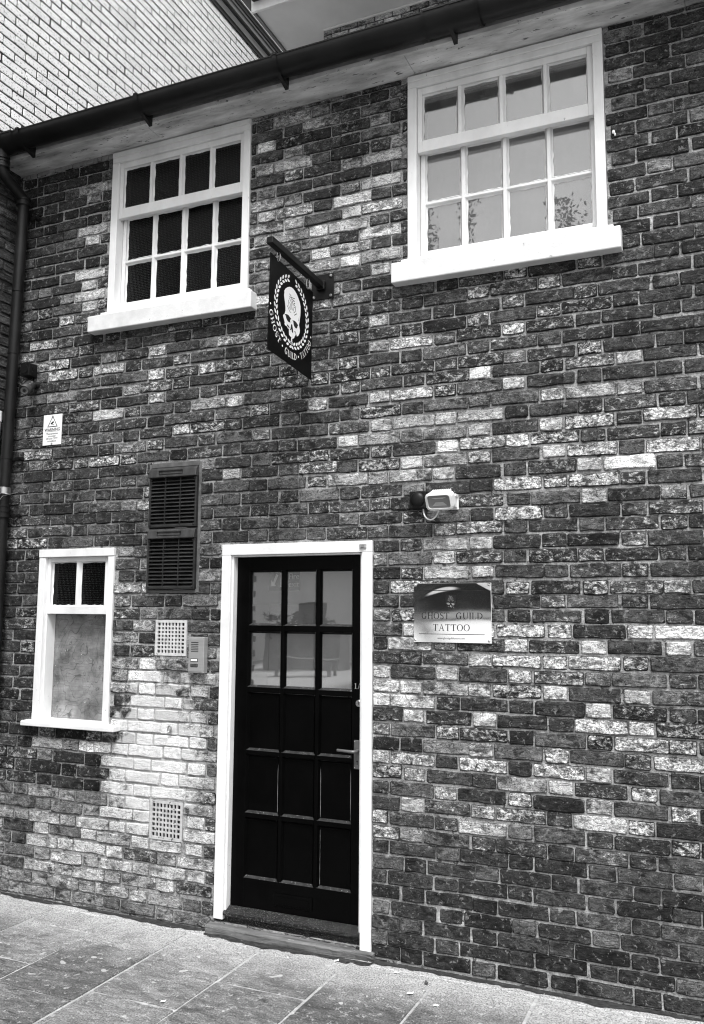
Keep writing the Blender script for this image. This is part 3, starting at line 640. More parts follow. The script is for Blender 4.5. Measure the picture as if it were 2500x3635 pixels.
MB().box(.8565, .8595, .031, .0335, 1.199, 1.213).build('key_slot', printK, door)
nm = MB(); text_line(nm, '1A', XZ(.0492), .849, 1.281, .030, .17, .07, .22); nm.build('house_number', aluM, door)
wb = MB(); wb.prism([(-.006, .022), (-.006, .040), (.049, .066), (.049, .022)], lambda u, v: (.0635, u, v), (.8235, 0, 0)); wb.build('weather_bar', wetM, house, bevel=.003)
# worn timber step, front edge frayed
st = MB(); n = 46; rs = random.Random(4); prof = []
for i in range(n + 1):
    x = -.022 + .992 * i / n; wear = .012 * max(0, (x - .55) / .4) ** 2 * (1 + .8 * rs.random()); q = vn(x * 14, 3) * .010 + (vn(x * 40, 8) - .5) * .006
    drop = .020 * max(0, (x - .60) / .35)
    prof.append([(x, .06, -.024), (x, -.034 + q, -.028 - wear * .6), (x, -.048 + q + wear, -.038 - wear), (x, -.047 + q * .4 + wear * 2.2, -.066 - (vn(x * 9, 1) - .5) * .01 - drop * .3), (x, -.030 + wear * 2, -.098), (x, .06, -.098)])
vs_ = [p for r in prof for p in r]; fs_ = [(i * 6 + k, i * 6 + k + 1, i * 6 + k + 7, i * 6 + k + 6) for i in range(n) for k in range(5)] + [(0, 1, 2, 3, 4, 5), tuple(n * 6 + k for k in (5, 4, 3, 2, 1, 0))]
MB().add(vs_, fs_).build('doorstep', timber, house)
MB().box(.004, .948, .02, .14, -.3, .0215).build('threshold', wetM, house)
# shallow lobby behind the glass
room(-.35, 1.25, .0, 2.3, .145, .46, paleIn, 'lobby_lining', house)
fs = MB(); fs.box(.210, .412, .192, .198, 1.816, 1.936)
fsg = fs.build('fire_exit_sign', greenS, house); fsg['label'] = 'fire exit sign with arrow and running figure inside the door'
YS = .1905; fsn = XZ(YS)
t_ = MB(); sans_line(t_, 'Fire', fsn, .374, 1.882, .050, .0008, .92); sans_line(t_, 'exit', fsn, .374, 1.836, .050, .0008, .92)
t_.sheet([(.224, 1.842), (.257, 1.842), (.247, 1.854), (.272, 1.906), (.256, 1.916), (.236, 1.864), (.224, 1.878)], fsn)
t_.sheet([(.284, 1.838), (.334, 1.838), (.334, 1.918), (.284, 1.918)], XZ(YS + .0002))
t_.build('sign_print', printW, fsg)
t_ = MB(); t_.sheet([(a + .172, b - .010) for a, b in ((.120, 1.853), (.137, 1.876), (.135, 1.892), (.124, 1.890), (.124, 1.896), (.140, 1.905), (.150, 1.898), (.146, 1.882), (.156, 1.866), (.149, 1.864), (.142, 1.872), (.128, 1.850))], XZ(YS - .0005)); t_.sheet(arc(.320, 1.904, .007, .007, 0, 360, 12)[:-1], XZ(YS - .0006)); t_.build('running_figure', greenS, fsg)
for x in (.225, .397): MB().tube([(x, .195, 1.936), (x, .195, 2.3)], .0015, 6).build('hanger', steelM, fsg)
cb = MB(); cb.box(-.25, .116, .36, .44, .02, 1.74); cb.box(.120, .42, .36, .44, .02, 1.74); cbo = cb.build('lobby_cabinet', cabM, house, bevel=.003)
for x in (.098, .140): MB().tube([(x, .359, 1.53), (x, .335, 1.54), (x, .335, 1.68), (x, .359, 1.69)], .005, 8).build('cabinet_handle', steelM, cbo, True)

# ------------------------------------------------------------------ air bricks
def air_brick(x0, x1, z0, z1, nx, nz, label, mt=None):
    m = MB(); e = .016; m.box(x0, x1, .004, .016, z0, z0 + e); m.box(x0, x1, .004, .016, z1 - e, z1); m.box(x0, x0 + e, .004, .016, z0 + e, z1 - e); m.box(x1 - e, x1, .004, .016, z0 + e, z1 - e)
    px = (x1 - x0 - 2 * e) / nx; pz = (z1 - z0 - 2 * e) / nz; b = .0046
    for i in range(1, nx): m.box(x0 + e + i * px - b, x0 + e + i * px + b, .0045, .013, z0 + e, z1 - e)
    for j in range(1, nz):
        for i in range(nx): m.box(x0 + e + i * px + (b if i else 0), x0 + e + (i + 1) * px - (b if i < nx - 1 else 0), .005, .013, z0 + e + j * pz - b, z0 + e + j * pz + b)
    o = m.build('air_brick', mt or terraM, house); o['label'] = label
    MB().box(x0, x1, .045, .06, z0, z1).build('duct', printK, o)
air_brick(-.457, -.235, 1.429, 1.639, 8, 8, 'upper cream air brick beside the intercom'); air_brick(-.453, -.226, .376, .595, 8, 7, 'lower grey air brick near the ground', terraG)
# old iron eye bolt and sawn-off pipe
e = MB(); e.tube([(-.317 + .012 * cos(a), -.018, 1.008 + .018 * sin(a)) for a in [k * pi / 6 for k in range(13)]], .004, 8); e.tube([(-.317, .01, .992), (-.317, -.018, .992)], .005, 8); e.build('eye_bolt', steelM, house, True)
e = MB(); e.tube([(-.83, .01, .700), (-.80, -.05, .706), (-.772, -.06, .712)], [.012, .011, .009], 8); e.build('pipe_stub', ironM, house, True)
ch = MB()
for (x, z, w_, h_) in ((2.262, 4.115, .008, .011), (2.269, 4.10, .005, .009), (1.285, 3.55, .012, .01)):
    ch.sphere((x, -.006, z), (w_, .006, h_), 8, 5)
ch.build('plaster_chip', printW, house)

# ------------------------------------------------------------------ gutter and downpipe
GY, GZ, GR = -.284, 4.786, .078
gut = thing('rain_gutter', 'long black half round iron gutter along the eaves', 'gutter', (.5, GY, GZ))
def half(x0, x1, r, n=20):
    vs = []; 
    for x in (x0, x1): vs += [(x, GY - r * cos(a), GZ - r * sin(a)) for a in [pi * k / n for k in range(n + 1)]]
    return vs, [(k, k + 1, n + 2 + k, n + 1 + k) for k in range(n)]
m_ = MB(); m_.add(*half(-1.80, 4.6, GR)); m_.add(*half(-1.80, 4.6, GR - .006)); m_.box(-1.80, 4.6, GY - GR - .003, GY - GR + .006, GZ - .001, GZ + .006); m_.box(-1.80, 4.6, GY + GR - .006, GY + GR + .001, GZ - .001, GZ + .006)
m_.build('trough', ironM, gut, True)
for x0, x1 in ((-1.56, -1.455), (1.36, 1.66), (3.3, 3.5)):
    m_ = MB(); m_.add(*half(x0, x1, GR + .006)); m_.add(*half(x0, x0 + .012, GR + .012)); m_.add(*half(x1 - .012, x1, GR + .012)); m_.box(x0, x1, GY - GR - .010, GY - GR, GZ, GZ + .010); m_.build('joint_collar', ironM, gut, True)
for x in (-1.405, -.462, .492, 1.50, 2.45, 3.4):
    m_ = MB(); m_.add(*half(x - .013, x + .013, GR + .009)); m_.box(x - .013, x + .013, GY - GR - .012, GY - GR + .01, GZ, GZ + .012)
    m_.prism([(GY - .02, GZ - GR - .006), (-.208, GZ - GR - .036), (-.208, GZ + .06), (GY + GR, GZ - .02)], lambda u, v: (x - .011, u, v), (.022, 0, 0)); m_.build('bracket', ironM, gut, True)
MB().tube([(-1.605, GY, GZ - GR + .01), (-1.605, GY, 4.665)], .046, 18).build('outlet', ironM, gut, True)

dp = thing('downpipe', 'black iron downpipe with swan neck in the left corner', 'downpipe', (-1.645, -.08, -.075))
MB().tube([(-1.605, GY, 4.668), (-1.605, GY, 4.60), (-1.605, GY + .012, 4.575), (-1.605, GY + .035, 4.558), (-1.606, -.125, 4.503), (-1.606, -.092, 4.484), (-1.607, -.08, 4.455), (-1.607, -.08, 4.41)], .037, 18).build('swan_neck', ironM, dp, True)
MB().tube([(-1.607, -.08, 4.43), (-1.643, -.08, 2.40), (-1.645, -.08, -.06)], .036, 18).build('pipe', ironM, dp, True)
px_ = lambda z: -1.607 - .0000 - (4.43 - z) * .0175 if z > 2.4 else -1.643
for z, k in ((4.630, .045), (4.455, .045)):
    x, y = (-1.605, GY) if z > 4.6 else (-1.607, -.08)
    m_ = MB(); m_.tube([(x, y, z - .03), (x, y, z - .022), (x, y, z + .022), (x, y, z + .03)], [.04, k, k, .04], 18)
    for q in (-.018, .018): m_.tube([(x, y, z + q - .006), (x, y, z + q + .006)], k + .004, 18)
    m_.build('collar', ironM, dp, True)
for z in (3.83, 3.40, 2.69):
    MB().tube([(px_(z), -.08, z - .006), (px_(z), -.08, z + .006)], .0395, 18).build('joint_ring', ironM, dp, True)
m_ = MB(); x = px_(2.47); m_.tube([(x, -.08, 2.445), (x, -.08, 2.450), (x, -.08, 2.488), (x, -.08, 2.493)], [.037, .042, .042, .037], 18); m_.build('pipe_clamp', steelM, dp, True)
m_ = MB(); x = px_(2.36); m_.tube([(x, -.08, 2.29), (x, -.08, 2.38)], .043, 18)
for q in (2.30, 2.335, 2.37): m_.tube([(x, -.08, q - .006), (x, -.08, q + .006)], .047, 18)
m_.build('collar', ironM, dp, True)
for z in (4.36, 2.69, 2.31):
    m_ = MB(); x = px_(z); m_.box(x + .02, x + .085, -.03, -.015, z - .012, z + .012); m_.tube([(x + .07, .01, z), (x + .07, -.05, z)], .012, 10); m_.build('pipe_ear', ironM, dp, bevel=.002)
m_ = MB(); m_.tube([(-1.68, -.12, 2.46), (-1.66, -.13, 2.43), (-1.63, -.13, 2.40), (-1.61, -.12, 2.43), (-1.585, -.02, 2.465)], .0018, 6); m_.build('loose_wire', steelM, dp)

# ------------------------------------------------------------------ neighbouring building on the left (dark return wall)
nb = thing('neighbouring_brick_wall', 'dark brick wall of the neighbouring building at the left edge', 'wall', (-1.9, -1.5, -.075))
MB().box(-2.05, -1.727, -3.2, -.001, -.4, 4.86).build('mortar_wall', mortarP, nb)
fx = lambda u, v, h: (-1.72 + h, u, v); rest = MB(); lst = []
for i in range(67):
    zb = -.08 + i * .0738
    for k in range(-14, 1):
        a = k * .232 + (.116 if i % 2 else 0)
        r = (a + .005, min(a + .227, -.004), zb + .005, zb + .069)
        if r[1] - r[0] < .04: continue
        u, v, d = project((-1.72, (r[0] + r[1]) / 2 + .09, zb + .035)); vis = u > -.02 and 0 < v < 1
        lst.append((0 if vis else 1, r, (.045 * math.exp(rb.gauss(0, .3)), rb.uniform(0, .3), rb.random())))
lst.sort(key=lambda a: a[0])
for i, (vz, r, col) in enumerate(lst):
    own = vz == 0 and i < 300; m_ = MB() if own else rest
    slab(m_, *r, fx, rb.uniform(-.002, .002), -.03, col, rnd=rb)
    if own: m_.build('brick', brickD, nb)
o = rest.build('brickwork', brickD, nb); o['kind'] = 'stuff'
wp = thing('pale_waste_pipe', 'pale plastic waste pipe behind the black downpipe at left edge', 'pipe', (-1.69, -.13, 1.2))
MB().tube([(-1.69, -.125, 1.1), (-1.69, -.125, 2.95)], .022, 14).build('pipe', pvcW, wp, True)
MB().tube([(-1.69, -.125, 2.93), (-1.69, -.125, 3.0)], .029, 14).build('collar', pvcW, wp, True)
tag(MB().tube([(-1.688, -.045, 3.45), (-1.690, -.052, 3.2), (-1.686, -.058, 3.0), (-1.69, -.070, 2.85), (-1.70, -.12, 2.75)], .0025, 6).build('black_cable', printK), 'thin black cable running down beside the downpipe', 'cable')

# ------------------------------------------------------------------ tall pale brick building above the gutter
pb = thing('pale_brick_building', 'tall pale speckled brick building rising behind the gutter', 'building', (-3, 2, -.075))
PX = -2.1
MB().box(-6, PX - .0045, -3.0, 12, 5.22, 9.4).build('dark_jointing', mortarP, pb)
MB().box(-6, PX - .02, -3.0, 12, -.3, 5.219).build('white_plinth', whiteM, pb)
lst = []
for i in range(56):
    zb = 5.222 + i * .0745
    if 8.13 < zb < 8.58: continue
    for k in range(-12, 52):
        a = k * .2305 + (.115 if i % 2 else 0) + rb.uniform(-.004, .004)
        u, v, d = project((PX, a + .11, zb + .037)); vis = -.03 < u < .45 and -.06 < v < .17
        hid = project((PX, a + .11, zb + .037))
        lst.append((d if vis else d + 100, a, zb))
lst.sort()
# the gutter hides the lowest of them: rank those above its line first
def above_gutter(a, zb):
    d = Vector((PX, a + .2, zb + .06)) - CAM; t = (GY - GR - CAM.y) / d.y; return (CAM + d * t).z > GZ
lst.sort(key=lambda q: (q[0] > 99 or not above_gutter(q[1], q[2]), q[0]))
fp = lambda u, v, h: (PX + h, u, v)
variants = []
for q in range(6):
    m_ = MB(); slab(m_, 0, .2195, 0, .0630, lambda u, v, h: (h, u, v), 0, -.03, None, .0018, .003, rb); me = m_.mesh('pale_brick'); me.materials.append(speckM); variants.append(me)
rest = MB(); base_v = [([tuple(v.co) for v in me.vertices], [tuple(p.vertices) for p in me.polygons]) for me in variants]
for i, (_, a, zb) in enumerate(lst):
    q = rb.randrange(6); off = Vector((PX + rb.uniform(-.002, .002), a + .004, zb + .0045))
    if i < 300:
        o = bpy.data.objects.new('brick', variants[q]); COL.objects.link(o); attach(o, pb); o.location = off
    else: rest.add([(p[0] + off.x, p[1] + off.y, p[2] + off.z) for p in base_v[q][0]], base_v[q][1])
o = rest.build('brickwork', speckM, pb); o['kind'] = 'stuff'
for z0, z1, pr, mt in ((8.135, 8.20, .012, boardK), (8.18, 8.275, .022, boardG), (8.262, 8.30, .030, boardK), (8.285, 8.352, .055, boardG), (8.34, 8.40, .070, boardG), (8.37, 8.43, .082, boardK), (8.425, 8.437, .098, whiteO), (8.433, 8.50, .092, boardK)):
    MB().box(PX - .05, PX + pr, -3, 12, z0, z1).build('eaves_board', mt, pb, bevel=.003)
MB().box(PX - .05, PX + .02, -3, 12, 8.60, 8.80).build('coping', boardK, pb)

# ------------------------------------------------------------------ set-back storey with white soffit, upper right
ub = thing('set_back_brick_storey', 'set back brick upper storey with wide white soffit above the gutter', 'building', (1.5, 4.5, 4.93))
UY = 3.5
MB().box(-1.10, 4.6, UY + .01, 7, 4.93, 7.965).build('mortar_wall', mortarP, ub)
for i in range(9):
    zb = 7.90 - i * .0665
    for k in range(25):
        a = -1.10 + k * .20 - (.10 if i % 2 else 0); r = (max(a, -1.10) + .004, a + .196, zb + .004, zb + .0625)
        if project(((r[0] + r[1]) / 2, UY, zb + .03))[1] < -.03 or r[1] - r[0] < .04: continue
        m_ = MB(); slab(m_, *r, lambda u, v, h: (u, UY - h, v), rb.uniform(-.002, .002), -.02, (.26 * math.exp(rb.gauss(0, .3)), rb.uniform(0, .35), rb.random()), rnd=rb); m_.build('brick', brickD, ub)
MB().box(-1.63, 4.6, 2.95, 7, 7.97, 8.0).build('soffit', soffP, ub)
MB().box(-1.09, 4.6, UY - .025, UY - .001, 7.950, 7.969).build('wall_moulding', soffP, ub, bevel=.006)
MB().box(-1.66, 4.6, 2.915, 2.948, 7.945, 8.12).build('fascia', whiteM, ub, bevel=.004)
MB().box(-1.665, -1.632, 2.949, 7, 7.95, 8.12).build('fascia', boardG, ub, bevel=.004)
MB().box(-1.64, 4.6, 2.80, 2.914, 8.04, 8.12).build('eaves_gutter', ironM, ub, bevel=.02)
MB().box(-1.64, 4.6, 2.95, 7, 8.001, 8.2).build('roof', leadM, ub)

# ------------------------------------------------------------------ hanging sign
SX, SC = .62, (-.342, 3.285)
br = thing('sign_bracket', 'black square steel arm bolted to the wall holding the hanging sign', 'bracket', (.63, 0, 3.54))
MB().box(.566, .707, -.010, -.0005, 3.471, 3.619).build('wall_plate', blackP, br, bevel=.002)
tilt = Matrix.Translation((.632, -.01, 3.548)) @ Matrix.Rotation(radians(-2.6), 4, 'X')
m_ = MB(); m_.box(-.019, .019, -.612, 0, -.019, .019, tilt); m_.build('arm', blackP, br, bevel=.005)
m_ = MB(); m_.box(-.026, .026, -.022, -.001, -.027, .027, tilt); m_.build('arm_socket', blackP, br, bevel=.004)
for x in (.583, .690):
    for z in (3.487, 3.604): MB().tube([(x, -.010, z), (x, -.014, z), (x, -.018, z)], [.0095, .0095, .006], 6).build('bolt_head', steelM, br)
hs = thing('hanging_sign', 'square black hanging tattoo sign with a white skull in a wreath', 'sign', (SX, SC[0], 3.0))
cor = [(-.583, 3.527), (-.093, 3.486), (-.103, 2.975), (-.597, 3.012)]
m_ = MB(); m_.prism(cor, lambda u, v: (SX - .002, u, v), (-.004, 0, 0)); m_.build('board', blackS, hs, bevel=.001)
f1 = lambda u, v: (SX - .0012, SC[0] + u, SC[1] + v); f2 = lambda u, v: (SX - .0006, SC[0] + u, SC[1] + v)
fb = lambda u, v: (SX - .0068, SC[0] - u, SC[1] + v)
SK = {'skull': [(-0.0835, -0.0347), (-0.0738, -0.014), (-0.0744, 0.0033), (-0.0796, 0.025), (-0.0879, 0.0484), (-0.0923, 0.0644), (-0.0889, 0.0802), (-0.0902, 0.09), (-0.0764, 0.1066), (-0.0559, 0.1207), (-0.0351, 0.1304), (-0.0139, 0.1358), (0.0076, 0.1361), (0.0295, 0.1297), (0.0517, 0.1196), (0.0712, 0.1038), (0.0875, 0.0868), (0.0977, 0.0661), (0.0986, 0.0376), (0.0963, 0.0096), (0.0891, -0.0138), (0.0893, -0.0228), (0.0821, -0.0431), (0.0888, -0.056), (0.094, -0.0694), (0.0913, -0.0853), (0.0776, -0.1044), (0.0607, -0.1148), (0.0542, -0.1071), (0.048, -0.1083), (0.0359, -0.1187), (0.0286, -0.1328), (0.012, -0.1422), (-0.0018, -0.142), (-0.011, -0.1374), (-0.0294, -0.1328), (-0.033, -0.1134), (-0.0321, -0.097), (-0.0394, -0.1037), (-0.0607, -0.0929), (-0.077, -0.0951), (-0.0833, -0.0855), (-0.0789, -0.0827), (-0.0852, -0.0716), (-0.0945, -0.0587), (-0.1001, -0.0503), (-0.0951, -0.0414), (-0.0869, -0.0399)],
      'eyeL': [(-0.082, -0.0349), (-0.0599, -0.0291), (-0.0419, -0.0276), (-0.0236, -0.034), (-0.0088, -0.0395), (-0.0201, -0.0462), (-0.0214, -0.0539), (-0.0181, -0.0617), (-0.0377, -0.0651), (-0.0528, -0.0612), (-0.0651, -0.052), (-0.07, -0.0404), (-0.079, -0.0383)],
      'eyeR': [(0.0041, -0.0413), (0.0317, -0.0361), (0.0505, -0.0397), (0.0727, -0.0483), (0.0651, -0.0545), (0.0607, -0.0649), (0.05, -0.0734), (0.036, -0.0726), (0.0234, -0.0662), (0.0184, -0.0559), (0.0151, -0.0466)],
      'nose': [(-0.0088, -0.0676), (0.0025, -0.0662), (0.0118, -0.0891), (0.016, -0.1055), (0.0079, -0.1103), (0.0002, -0.1075), (-0.0033, -0.0939), (-0.0122, -0.1011), (-0.0243, -0.1034), (-0.0155, -0.0947)],
      'jaw': [(0.0259, -0.0966), (0.0413, -0.0925), (0.0494, -0.1041), (0.0591, -0.1146), (0.045, -0.1115), (0.0415, -0.0977), (0.0307, -0.0995)],
      'cheek': [(-0.058, -0.0847), (-0.0461, -0.0824), (-0.0308, -0.0893), (-0.0246, -0.0946), (-0.0336, -0.096), (-0.0549, -0.0896)],
      'temple': [(0.0852, 0.009), (0.0736, -0.0248), (0.0705, -0.0258), (0.0778, -0.007)]}
HL = [[(-0.0338, 0.0924), (-0.0108, 0.086)], [(-0.0333, 0.0763), (0.0284, 0.0859)], [(-0.0149, 0.0723), (0.0283, 0.0702)], [(-0.0423, 0.0554), (-0.0385, 0.0243), (-0.0204, 0.0076)], [(-0.0331, 0.069), (-0.0127, 0.0523), (-0.0062, 0.0131)], [(-0.0308, 0.0454), (-0.0199, 0.038), (-0.0159, 0.0113)], [(-0.0056, 0.0682), (-0.0015, 0.0369)], [(0.0129, 0.0686), (0.0009, 0.0585), (-0.0017, 0.0442)], [(0.0317, 0.0631), (0.0119, 0.0504), (0.0039, 0.0127)], [(0.0295, 0.0526), (0.0214, 0.0447)], [(0.0278, 0.0394), (0.0202, 0.0338), (0.0123, 0.0103)], [(0.0399, 0.048), (0.0362, 0.0176), (0.0181, 0.0033)], [(0.0521, 0.0101), (0.0231, -0.0084)], [(-0.0564, 0.0197), (-0.0245, -0.0049), (-0.0124, -0.0038)]]
def emblem(parent, fa, fb_, white, black):
    m = MB(); m.sheet(SK['skull'], fa); m.build('skull', white, parent)
    m = MB()
    for k in ('eyeL', 'eyeR', 'nose', 'jaw', 'cheek', 'temple'): m.sheet(SK[k], fb_)
    for l_ in HL:
        for q in stroke(l_, .0042, .0030): m.sheet(q, fb_)
    m.build('skull_features', black, parent)
def leaf(mb, f, cx, cy, ang, L, W):
    pts = [(-.5, 0), (-.3, .42), (0, .5), (.3, .36), (.5, 0), (.3, -.36), (0, -.5), (-.3, -.42)]
    mb.sheet([(cx + cos(ang) * a * L - sin(ang) * b * W, cy + sin(ang) * a * L + cos(ang) * b * W) for a, b in pts], f)
def wreath(parent, f, mat, k=1.0, n=17):
    m = MB()
    for sgn in (-1, 1):
        for i in range(n):
            a = radians(-88 + (i / (n - 1)) * 164) if sgn > 0 else radians(-92 - (i / (n - 1)) * 164)
            for rr, da in ((.191, .02), (.169, -.03)):
                leaf(m, f, k * rr * cos(a + sgn * da), k * rr * sin(a + sgn * da), a + sgn * (pi / 2 - (.42 if rr > .18 else -.42)), .030 * k, .0150 * k)
    leaf(m, f, 0, -.156 * k, pi / 2, .045 * k, .016 * k)
    m.build('wreath', mat, parent)
for fa, fbk in ((f1, f2), (fb, lambda u, v: (SX - .0074, SC[0] - u, SC[1] + v))):
    emblem(hs, fa, fbk, printW, printK); wreath(hs, fa, printW)
    m_ = MB()
    def arc_text(s, a0, a1, r=.226, h=.036):
        gl = [glyph(c, .17, .08) for c in s]; tot = sum(g[1] for g in gl) + .12 * (len(gl) - 1); pos_ = 0
        for polys, wd in gl:
            a = radians(a0 + (a1 - a0) * (pos_ + wd / 2) / tot); kx = r * radians(a1 - a0) / tot
            c, sn_ = cos(a + pi / 2), sin(a + pi / 2)
            for p in polys:
                q = []
                for x, y in p:
                    X, Yy = (x - wd / 2) * kx, (y - .5) * h; R_ = r + .010
                    q.append((R_ * cos(a) + c * X - sn_ * Yy, R_ * sin(a) + sn_ * X + c * Yy))
                m_.sheet(q, fa)
            pos_ += wd + .12
    for wd_ in (('GHOST', 194, 238), ('GUILD', 252, 284), ('TATTOO', 296, 336)):
        m_ = MB(); arc_text(*wd_); m_.build('word', printW, hs)
    for d in (187, 244.5, 290, 343): m_ = MB(); m_.sheet([(.236 * cos(radians(d)) + .006 * cos(t * pi / 5), .236 * sin(radians(d)) + .006 * sin(t * pi / 5)) for t in range(10)], fa); m_.build('dot', printW, hs)
for y, zt, zb_ in ((-.512, 3.552, 3.508), (-.170, 3.536, 3.480)):
    m_ = MB(); zc = (zt + zb_) / 2; hh = (zt - zb_) / 2 + .004
    m_.tube([(.625 + .010 * sin(t * pi / 8), y, zc + hh * cos(t * pi / 8)) for t in range(17)], .0022, 6); m_.build('shackle', steelM, hs, True)

# ------------------------------------------------------------------ polished name plate (slightly buckled, mirrors the yard)
pq = thing('name_plate', 'polished metal tattoo studio name plate screwed beside the door', 'name plate', (1.396, -.008, 1.54))
nx_, nz_ = 60, 60; vs_ = []
PW = (1.1905, 1.6005, 1.541, 1.8435)
def plate_y(x, z):
    u = (x - PW[0]) / (PW[1] - PW[0]) * 2 - 1; v = (z - PW[2]) / (PW[3] - PW[2])
    k = max(0.0, min(1.0, (v - .62) / .3)); k = k * k * (3 - 2 * k)
    s = .0080 * (v - .60) ** 2 * 4 + .0010 * u * u * (.4 + v) + .0004 * sin(u * 2.2 + v * 3) + k * .00075 * sin(15 * (v + .33 * u * u) + u * 1.3) + k * .00025 * sin(34 * (v + .25 * u * u) - u * 2)
    return -.0065 - s * .9
for j in range(nz_ + 1):
    for i in range(nx_ + 1):
        x = PW[0] + (PW[1] - PW[0]) * i / nx_; z = PW[2] + (PW[3] - PW[2]) * j / nz_; vs_.append((x, plate_y(x, z), z))
fs_ = [(j * (nx_ + 1) + i, j * (nx_ + 1) + i + 1, (j + 1) * (nx_ + 1) + i + 1, (j + 1) * (nx_ + 1) + i) for j in range(nz_) for i in range(nx_)]
MB().add(vs_, fs_).build('plate', polish, pq, True)
m_ = MB(); m_.box(PW[0] - .001, PW[1] + .001, -.0035, -.0005, PW[2] - .001, PW[3] + .001); m_.build('backing', pvcW, pq)
fpq = lambda u, v: (u, plate_y(u, v) - .0007, v)
for z in (1.806, 1.583):
    n = 30; MB().add([fpq(1.218 + .350 * i / n, z + d) for d in (-.0016, .0016) for i in range(n + 1)], [(i, i + 1, n + 2 + i, n + 1 + i) for i in range(n)]).build('engraved_rule', printK, pq)
m_ = MB(); text_line(m_, 'GHOST', fpq, 1.306, 1.660, .0335, .13, .055, .13, width=.149); m_.build('word', printK, pq)
m_ = MB(); text_line(m_, 'GUILD', fpq, 1.487, 1.660, .0335, .13, .055, .13, width=.139); m_.build('word', printK, pq)
m_ = MB(); text_line(m_, 'TATTOO', fpq, 1.392, 1.600, .0335, .13, .055, .10, width=.196); m_.build('word', printK, pq)
m_ = MB(); sans_line(m_, 'www.ghostguildtattoo.com', fpq, 1.392, 1.558, .0145, 0, .92); m_.build('web_address', printK, pq)
k = .30; fe = lambda u, v: (1.390 + u * k, plate_y(1.39, 1.752) - .0009, 1.752 + v * k); fe2 = lambda u, v: (1.390 + u * k, plate_y(1.39, 1.752) - .0015, 1.752 + v * k)
emblem(pq, fe, fe2, printK, steelM); 
wreath(pq, lambda u, v: (1.390 + u * .165, plate_y(1.39, 1.752) - .0009, 1.752 + v * .165), printK, 1.0, 15)
for x in (PW[0] + .009, PW[1] - .009):
    for z in (PW[2] + .010, PW[3] - .010): MB().sphere((x, plate_y(x, z) - .001, z), (.0065, .005, .0065), 12, 8).build('dome_screw', steelM, pq, True)

# ------------------------------------------------------------------ floodlight with sensor
fl = thing('floodlight', 'small white floodlight with ribbed body and looped cable above the name plate', 'floodlight', (1.37, 0, 2.25))
FM = Matrix.Translation((1.365, -.10, 2.262)) @ Matrix.Rotation(radians(-4), 4, 'Z') @ Matrix.Rotation(radians(24), 4, 'X') @ Matrix.Diagonal((.92, .92, .80, 1))
F3 = lambda y: (lambda u, v: FM @ Vector((u, y, v)))
rr_ = lambda W, Hh, c: [(-W + c, -Hh), (W - c, -Hh), (W - c * .3, -Hh + c * .3), (W, -Hh + c), (W, Hh - c), (W - c * .3, Hh - c * .3), (W - c, Hh), (-W + c, Hh), (-W + c * .3, Hh - c * .3), (-W, Hh - c), (-W, -Hh + c), (-W + c * .3, -Hh + c * .3)]
ax_ = FM.to_3x3() @ Vector((0, 1, 0))
o_, i_ = rr_(.079, .056, .022), rr_(.067, .044, .016); n = 12
vs_ = [F3(-.020)(*p) for p in o_] + [F3(-.024)(*p) for p in i_] + [F3(.004)(*p) for p in o_] + [F3(-.014)(*p) for p in i_]
fs_ = [(i, (i + 1) % n, n + (i + 1) % n, n + i) for i in range(n)] + [(i, (i + 1) % n, 2 * n + (i + 1) % n, 2 * n + i) for i in range(n)] + [(n + i, n + (i + 1) % n, 3 * n + (i + 1) % n, 3 * n + i) for i in range(n)]
MB().add(vs_, fs_).build('bezel', pvcW, fl)
MB().sheet(i_, F3(-.0145)).build('lens', lensM, fl)
a = [(-.045, -.028), (.045, -.028), (.045, .026), (-.045, .026)]; b = [(-.022, -.004), (.022, -.004), (.022, .018), (-.022, .018)]
MB().add([F3(-.0152)(*p) for p in a] + [F3(-.0156)(*p) for p in b], [(0, 1, 5, 4), (3, 7, 6, 2)]).build('reflector', reflM, fl)
MB().add([F3(-.0152)(*p) for p in a] + [F3(-.0156)(*p) for p in b], [(1, 2, 6, 5), (0, 4, 7, 3), (4, 5, 6, 7)]).build('lamp_cup', lensM, fl)
m_ = MB(); m_.prism(rr_(.077, .054, .020), F3(.005), ax_ * .030); m_.build('housing', pvcW, fl, bevel=.003)
for k in range(10):
    m_ = MB(); x = -.052 + k * .0115; m_.box(x, x + .006, .006, .050, -.046, .062, FM); m_.build('cooling_fin', pvcW, fl, bevel=.002)
m_ = MB(); m_.box(1.395, 1.434, -.05, 0, 2.288, 2.303); m_.box(1.420, 1.429, -.075, 0, 2.235, 2.303); m_.box(1.395, 1.434, -.006, 0, 2.225, 2.303); m_.build('mounting_bracket', pvcW, fl, bevel=.002)
MB().tube([(1.250 + .042 - .042 * cos(pi * t / 12), -.030 - .01 * sin(pi * t / 12), 2.235 - .062 * sin(pi * t / 12)) for t in range(13)], .0042, 8).build('cable', pvcW, fl, True)
se = thing('sensor_box', 'black motion sensor box with round dome beside the white floodlight', 'sensor', (1.226, 0, 2.28))
MB().box(1.180, 1.273, -.055, -.0005, 2.233, 2.326).build('box', blackP, se, bevel=.006)
MB().sphere((1.226, -.053, 2.280), (.041, .020, .041), 24, 14).build('dome', blackP, se, True)

